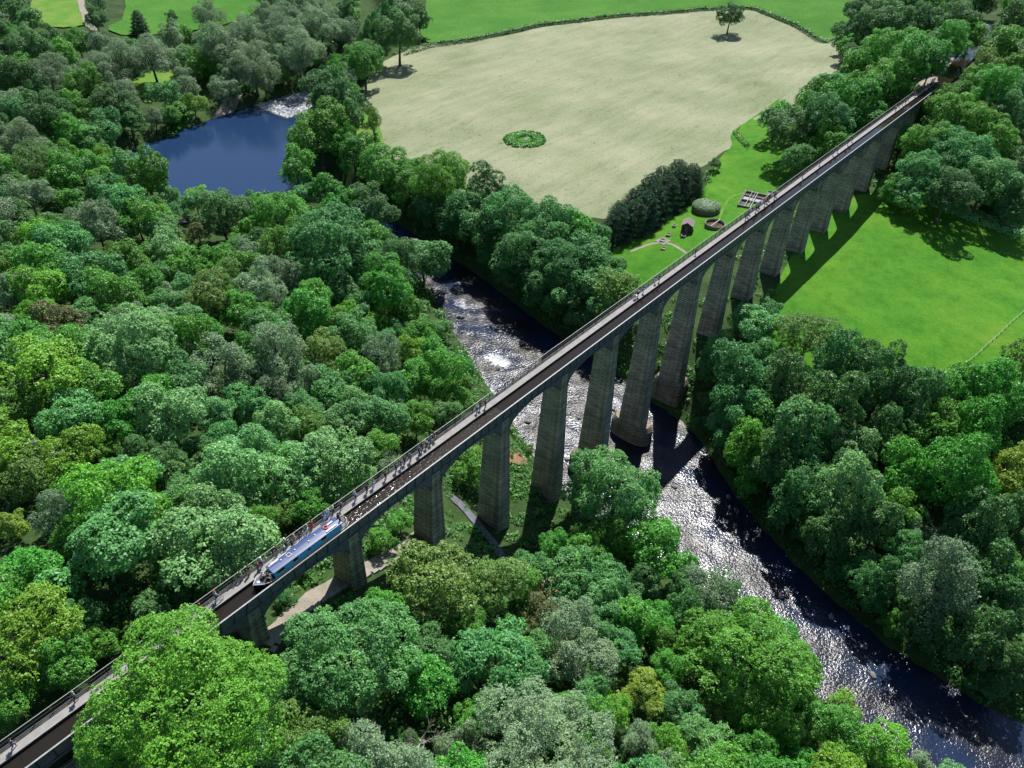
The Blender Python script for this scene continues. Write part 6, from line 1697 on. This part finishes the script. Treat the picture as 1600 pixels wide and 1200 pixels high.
# rectangular settling tanks
qx, qy = 217.5, 25.6; qz = gz(qx, qy); e = empty('settling_tank', (qx, qy, qz), .25)
for nm, q in (('wall', (-6, 6, -3.6, -3.2)), ('wall', (-6, 6, 3.2, 3.6)), ('wall', (-6, -5.6, -3.198, 3.198)), ('wall', (5.6, 6, -3.198, 3.198)), ('wall', (-1.2, -.8, -3.198, 3.198)), ('wall', (2.4, 2.8, -3.198, 3.198))): w = MB(); w.box(*q, -.4, .9); put(nm, w.mesh('wall'), e, M_CONC)
for k, q in enumerate(((-5.598, -1.202, -3.198, 3.198), (-.798, 2.398, -3.198, 3.198), (2.802, 5.598, -3.198, 3.198))): w = MB(); w.box(*q, -.2, (.28, .42, .30)[k]); put('water', w.mesh('water'), e, (M_IRON_D, M_METAL, M_TANKW)[k])
for q in ((-6.2, 6.2, -.45, -.25), (-6.2, 6.2, 1.3, 1.45), (-6.2, 6.2, .3, .42)): w = MB(); w.box(*q, .92, 1.02); put('walkway', w.mesh('walkway'), e, M_METAL)
for k in range(7): w = MB(); w.tube((-6 + 2 * k, 3.5, .9), (-6 + 2 * k, 3.5, 1.9), .03, None, 5); put('rail_post', w.mesh('rail_post'), e, M_METAL)
w = MB(); w.tube((-6, 3.5, 1.88), (6, 3.5, 1.88), .03, None, 5); put('guard_rail', w.mesh('guard_rail'), e, M_METAL)
tag(e, 'rectangular concrete settling tanks with walkways beside the railing', 'tank')
def chamber(x, y, a, b, h, lab, m=M_CONC, rz=.3):
    e = empty('inspection_chamber', (x, y, gz(x, y)), rz); w = MB(); t = .18
    for q in ((-a, a, -b, -b + t), (-a, a, b - t, b), (-a, -a + t, -b + t + .001, b - t - .001), (a - t, a, -b + t + .001, b - t - .001)): w.box(*q, -.3, h)
    put('kerb', w.mesh('kerb'), e, m); w = MB(); w.box(-a + t, a - t, -b + t, b - t, -.3, h * .55); put('cover', w.mesh('cover'), e, M_TIN); tag(e, lab, 'chamber', 'chambers on the works lawn')
chamber(177.4, 33.9, .9, .7, .5, 'low square chamber on the pale slab by the conifer shade'); chamber(181.2, 34.2, .8, .6, .55, 'dark box chamber between the slab and the pump house'); chamber(182.6, 30.2, 1.1, .7, .7, 'open chamber against the near wall of the pump house'); chamber(173.0, 31.0, .8, .6, .45, 'brown chamber on the near triangle of lawn', M_TIMB); chamber(207.8, 33.0, 1.3, .9, .5, 'pale framed chamber right of the planted mound', M_KERB); chamber(186.4, 35.4, .7, .5, .5, 'small chamber behind the pump house'); chamber(225.6, 23.4, 1.8, 1.2, .9, 'small outer tank at the far end of the settling tanks')
sheet('works_slab', [(175.2, 32.2), (178.8, 32.0), (179.6, 35.2), (176.2, 35.8)], M_CONC, 1, .22, 'pale concrete slab on the works lawn', 'slab')
# pond ring in the hay field
sheet('pond_ring', blob(210.3, 109.6, 6.6, 4.8, .45, 26, .12), M_MEADOW, 1.2, .2, 'green ring of uncut grass round the field hollow', 'grass ring'); sheet('pond_hollow', blob(211.4, 109.9, 1.8, .8, .3, 18, .25), plain('dry_pond_bed', (.085, .12, .075), .8, var=.35, scale=.8), .8, .32, 'pale hollow in the middle of the uncut grass ring', 'hollow')
hedge('sedge_ring', [(204.5, 110), (206, 113.5), (210, 114.8), (214.5, 113.4), (216.3, 109.5), (214, 105.6), (209, 104.6), (205.5, 106.5), (204.5, 110)], 5.0, .9, 'ring of tall sedge round the hollow in the hay field', 'g', 130)
# clearing: benches, fence
def bench(x, y, rz, lab):
    e = empty('picnic_bench', (x, y, gz(x, y) + .15), rz)
    for nm, q in (('table_top', (-.9, .9, -.38, .38, .70, .76)), ('seat', (-.9, .9, -.85, -.60, .42, .47)), ('seat', (-.9, .9, .60, .85, .42, .47))): w = MB(); w.box(*q); put(nm, w.mesh(nm), e, M_WHITE)
    for x_ in (-.6, .6): w = MB(); w.prism_y([(x_ - .05, 0), (x_ + .05, 0), (x_ + .05, .699), (x_ - .05, .699)], -.06, .06); w.box(x_ - .049, x_ + .049, -.8, .8, .36, .419); put('leg', w.mesh('leg'), e, M_TIMB)
    tag(e, lab, 'bench', 'picnic benches')
bench(174.3, 156.0, .5, 'white picnic bench in the clearing, the farther one'); bench(172.8, 153.6, .5, 'white picnic bench in the clearing, the nearer one')
def fence(name, line, h, lab, step=2.2, m=M_TIMB, rails=2):
    e = empty(name, (line[0][0], line[0][1], gz(*line[0]))); P = np.array(line); seg = np.hypot(*(P[1:] - P[:-1]).T); cs = np.concatenate([[0], np.cumsum(seg)]); pts = []
    for s in np.arange(0, cs[-1] + .01, step): x = float(np.interp(s, cs, P[:, 0])); y = float(np.interp(s, cs, P[:, 1])); pts.append(Vector((x, y, gz(x, y) + .1)) - e.location)
    for p in pts: w = MB(); w.box(p.x - .06, p.x + .06, p.y - .06, p.y + .06, p.z - .4, p.z + h); put('post', w.mesh('post'), e, m)
    for k in range(rails):
        w = MB()
        for a, b in zip(pts[:-1], pts[1:]): w.tube(a + Vector((0, 0, h * (.92 - .42 * k))), b + Vector((0, 0, h * (.92 - .42 * k))), .035, None, 5)
        put('rail', w.mesh('rail'), e, m)
    tag(e, lab, 'fence')
fence('field_fence', [(255.5, 46), (262, 51), (269, 57), (274, 58)], 1.2, 'dark post fence between the hay field and works lawn')
M_WPAINT = plain('white_paint', (.42, .43, .41), .6, var=.05)
fence('boundary_rail', [(172, -49.5), (178, -50.8), (190, -52.6), (206, -54.8), (218, -57)], .7, 'white boundary rail across the corner of the playing field', 2.4, M_WPAINT, 1)
# steps beside the south end of the trough
e = empty('stone_steps', (-8.6, -1.2, 0))
for i in range(8): w = MB(); x_ = i * .62; z_ = -4.2 - i * .22; w.box(x_, x_ + .58, -1.5, 1.3, z_ - .5, z_); put('step', w.mesh('step'), e, M_KERB)
w = MB(); w.box(-.4, 5.1, 1.32, 1.55, -7.2, -3.9); put('side_wall', w.mesh('side_wall'), e, M_STONE); tag(e, 'pale stone steps below the trough at the bottom left', 'steps')
# pale kerb stones beside the track, and loose white stones by the earth slip
e = empty('stone_kerb', (20, 0, gz(20, 0))); L_ = chaikin([(p[0] , p[1] - 1.35) for p in LINES['track']], 2, False); P = np.array(L_); seg = np.hypot(*(P[1:] - P[:-1]).T); cs = np.concatenate([[0], np.cumsum(seg)]); s_ = .3; k = 0
SB = MB(); SB.hexa([(-.5, -.3, -.3), (.5, -.3, -.3), (.5, .3, -.3), (-.5, .3, -.3)], [(-.45, -.26, .2), (.46, -.25, .23), (.44, .26, .19), (-.46, .25, .22)]); SBM = SB.mesh('stone'); SBM.materials.append(M_KERB)
while s_ < cs[-1]:
    x = float(np.interp(s_, cs, P[:, 0])); y = float(np.interp(s_, cs, P[:, 1])); x2 = float(np.interp(s_ + .5, cs, P[:, 0])); y2 = float(np.interp(s_ + .5, cs, P[:, 1])); o = put('stone', SBM, e, loc=Vector((x, y, gz(x, y) + .1)) - e.location, rot=(0, random.uniform(-.06, .06), math.atan2(y2 - y, x2 - x))); o.scale = (random.uniform(.9, 1.25), random.uniform(.9, 1.3), 1); s_ += random.uniform(1.15, 1.45)
tag(e, 'line of pale stone blocks edging the track under the arches', 'kerb')
random.seed(4)
for k in range(14):
    x = 59.5 + random.uniform(-1.8, 1.8); y = -12.5 + random.uniform(-1.6, 1.6); o = put('stone', ROCKS[k % 4], loc=(x, y, gz(x, y) + .2), rot=(0, 0, k)); o.material_slots[0].link = 'OBJECT'; o.material_slots[0].material = M_WHITE if k % 3 == 0 else M_KERB; sc = random.uniform(.25, .55); o.scale = (sc, sc, sc); tag(o, 'pale loose stone beside the reddish earth slip', 'stone', 'pale stones by the earth slip')
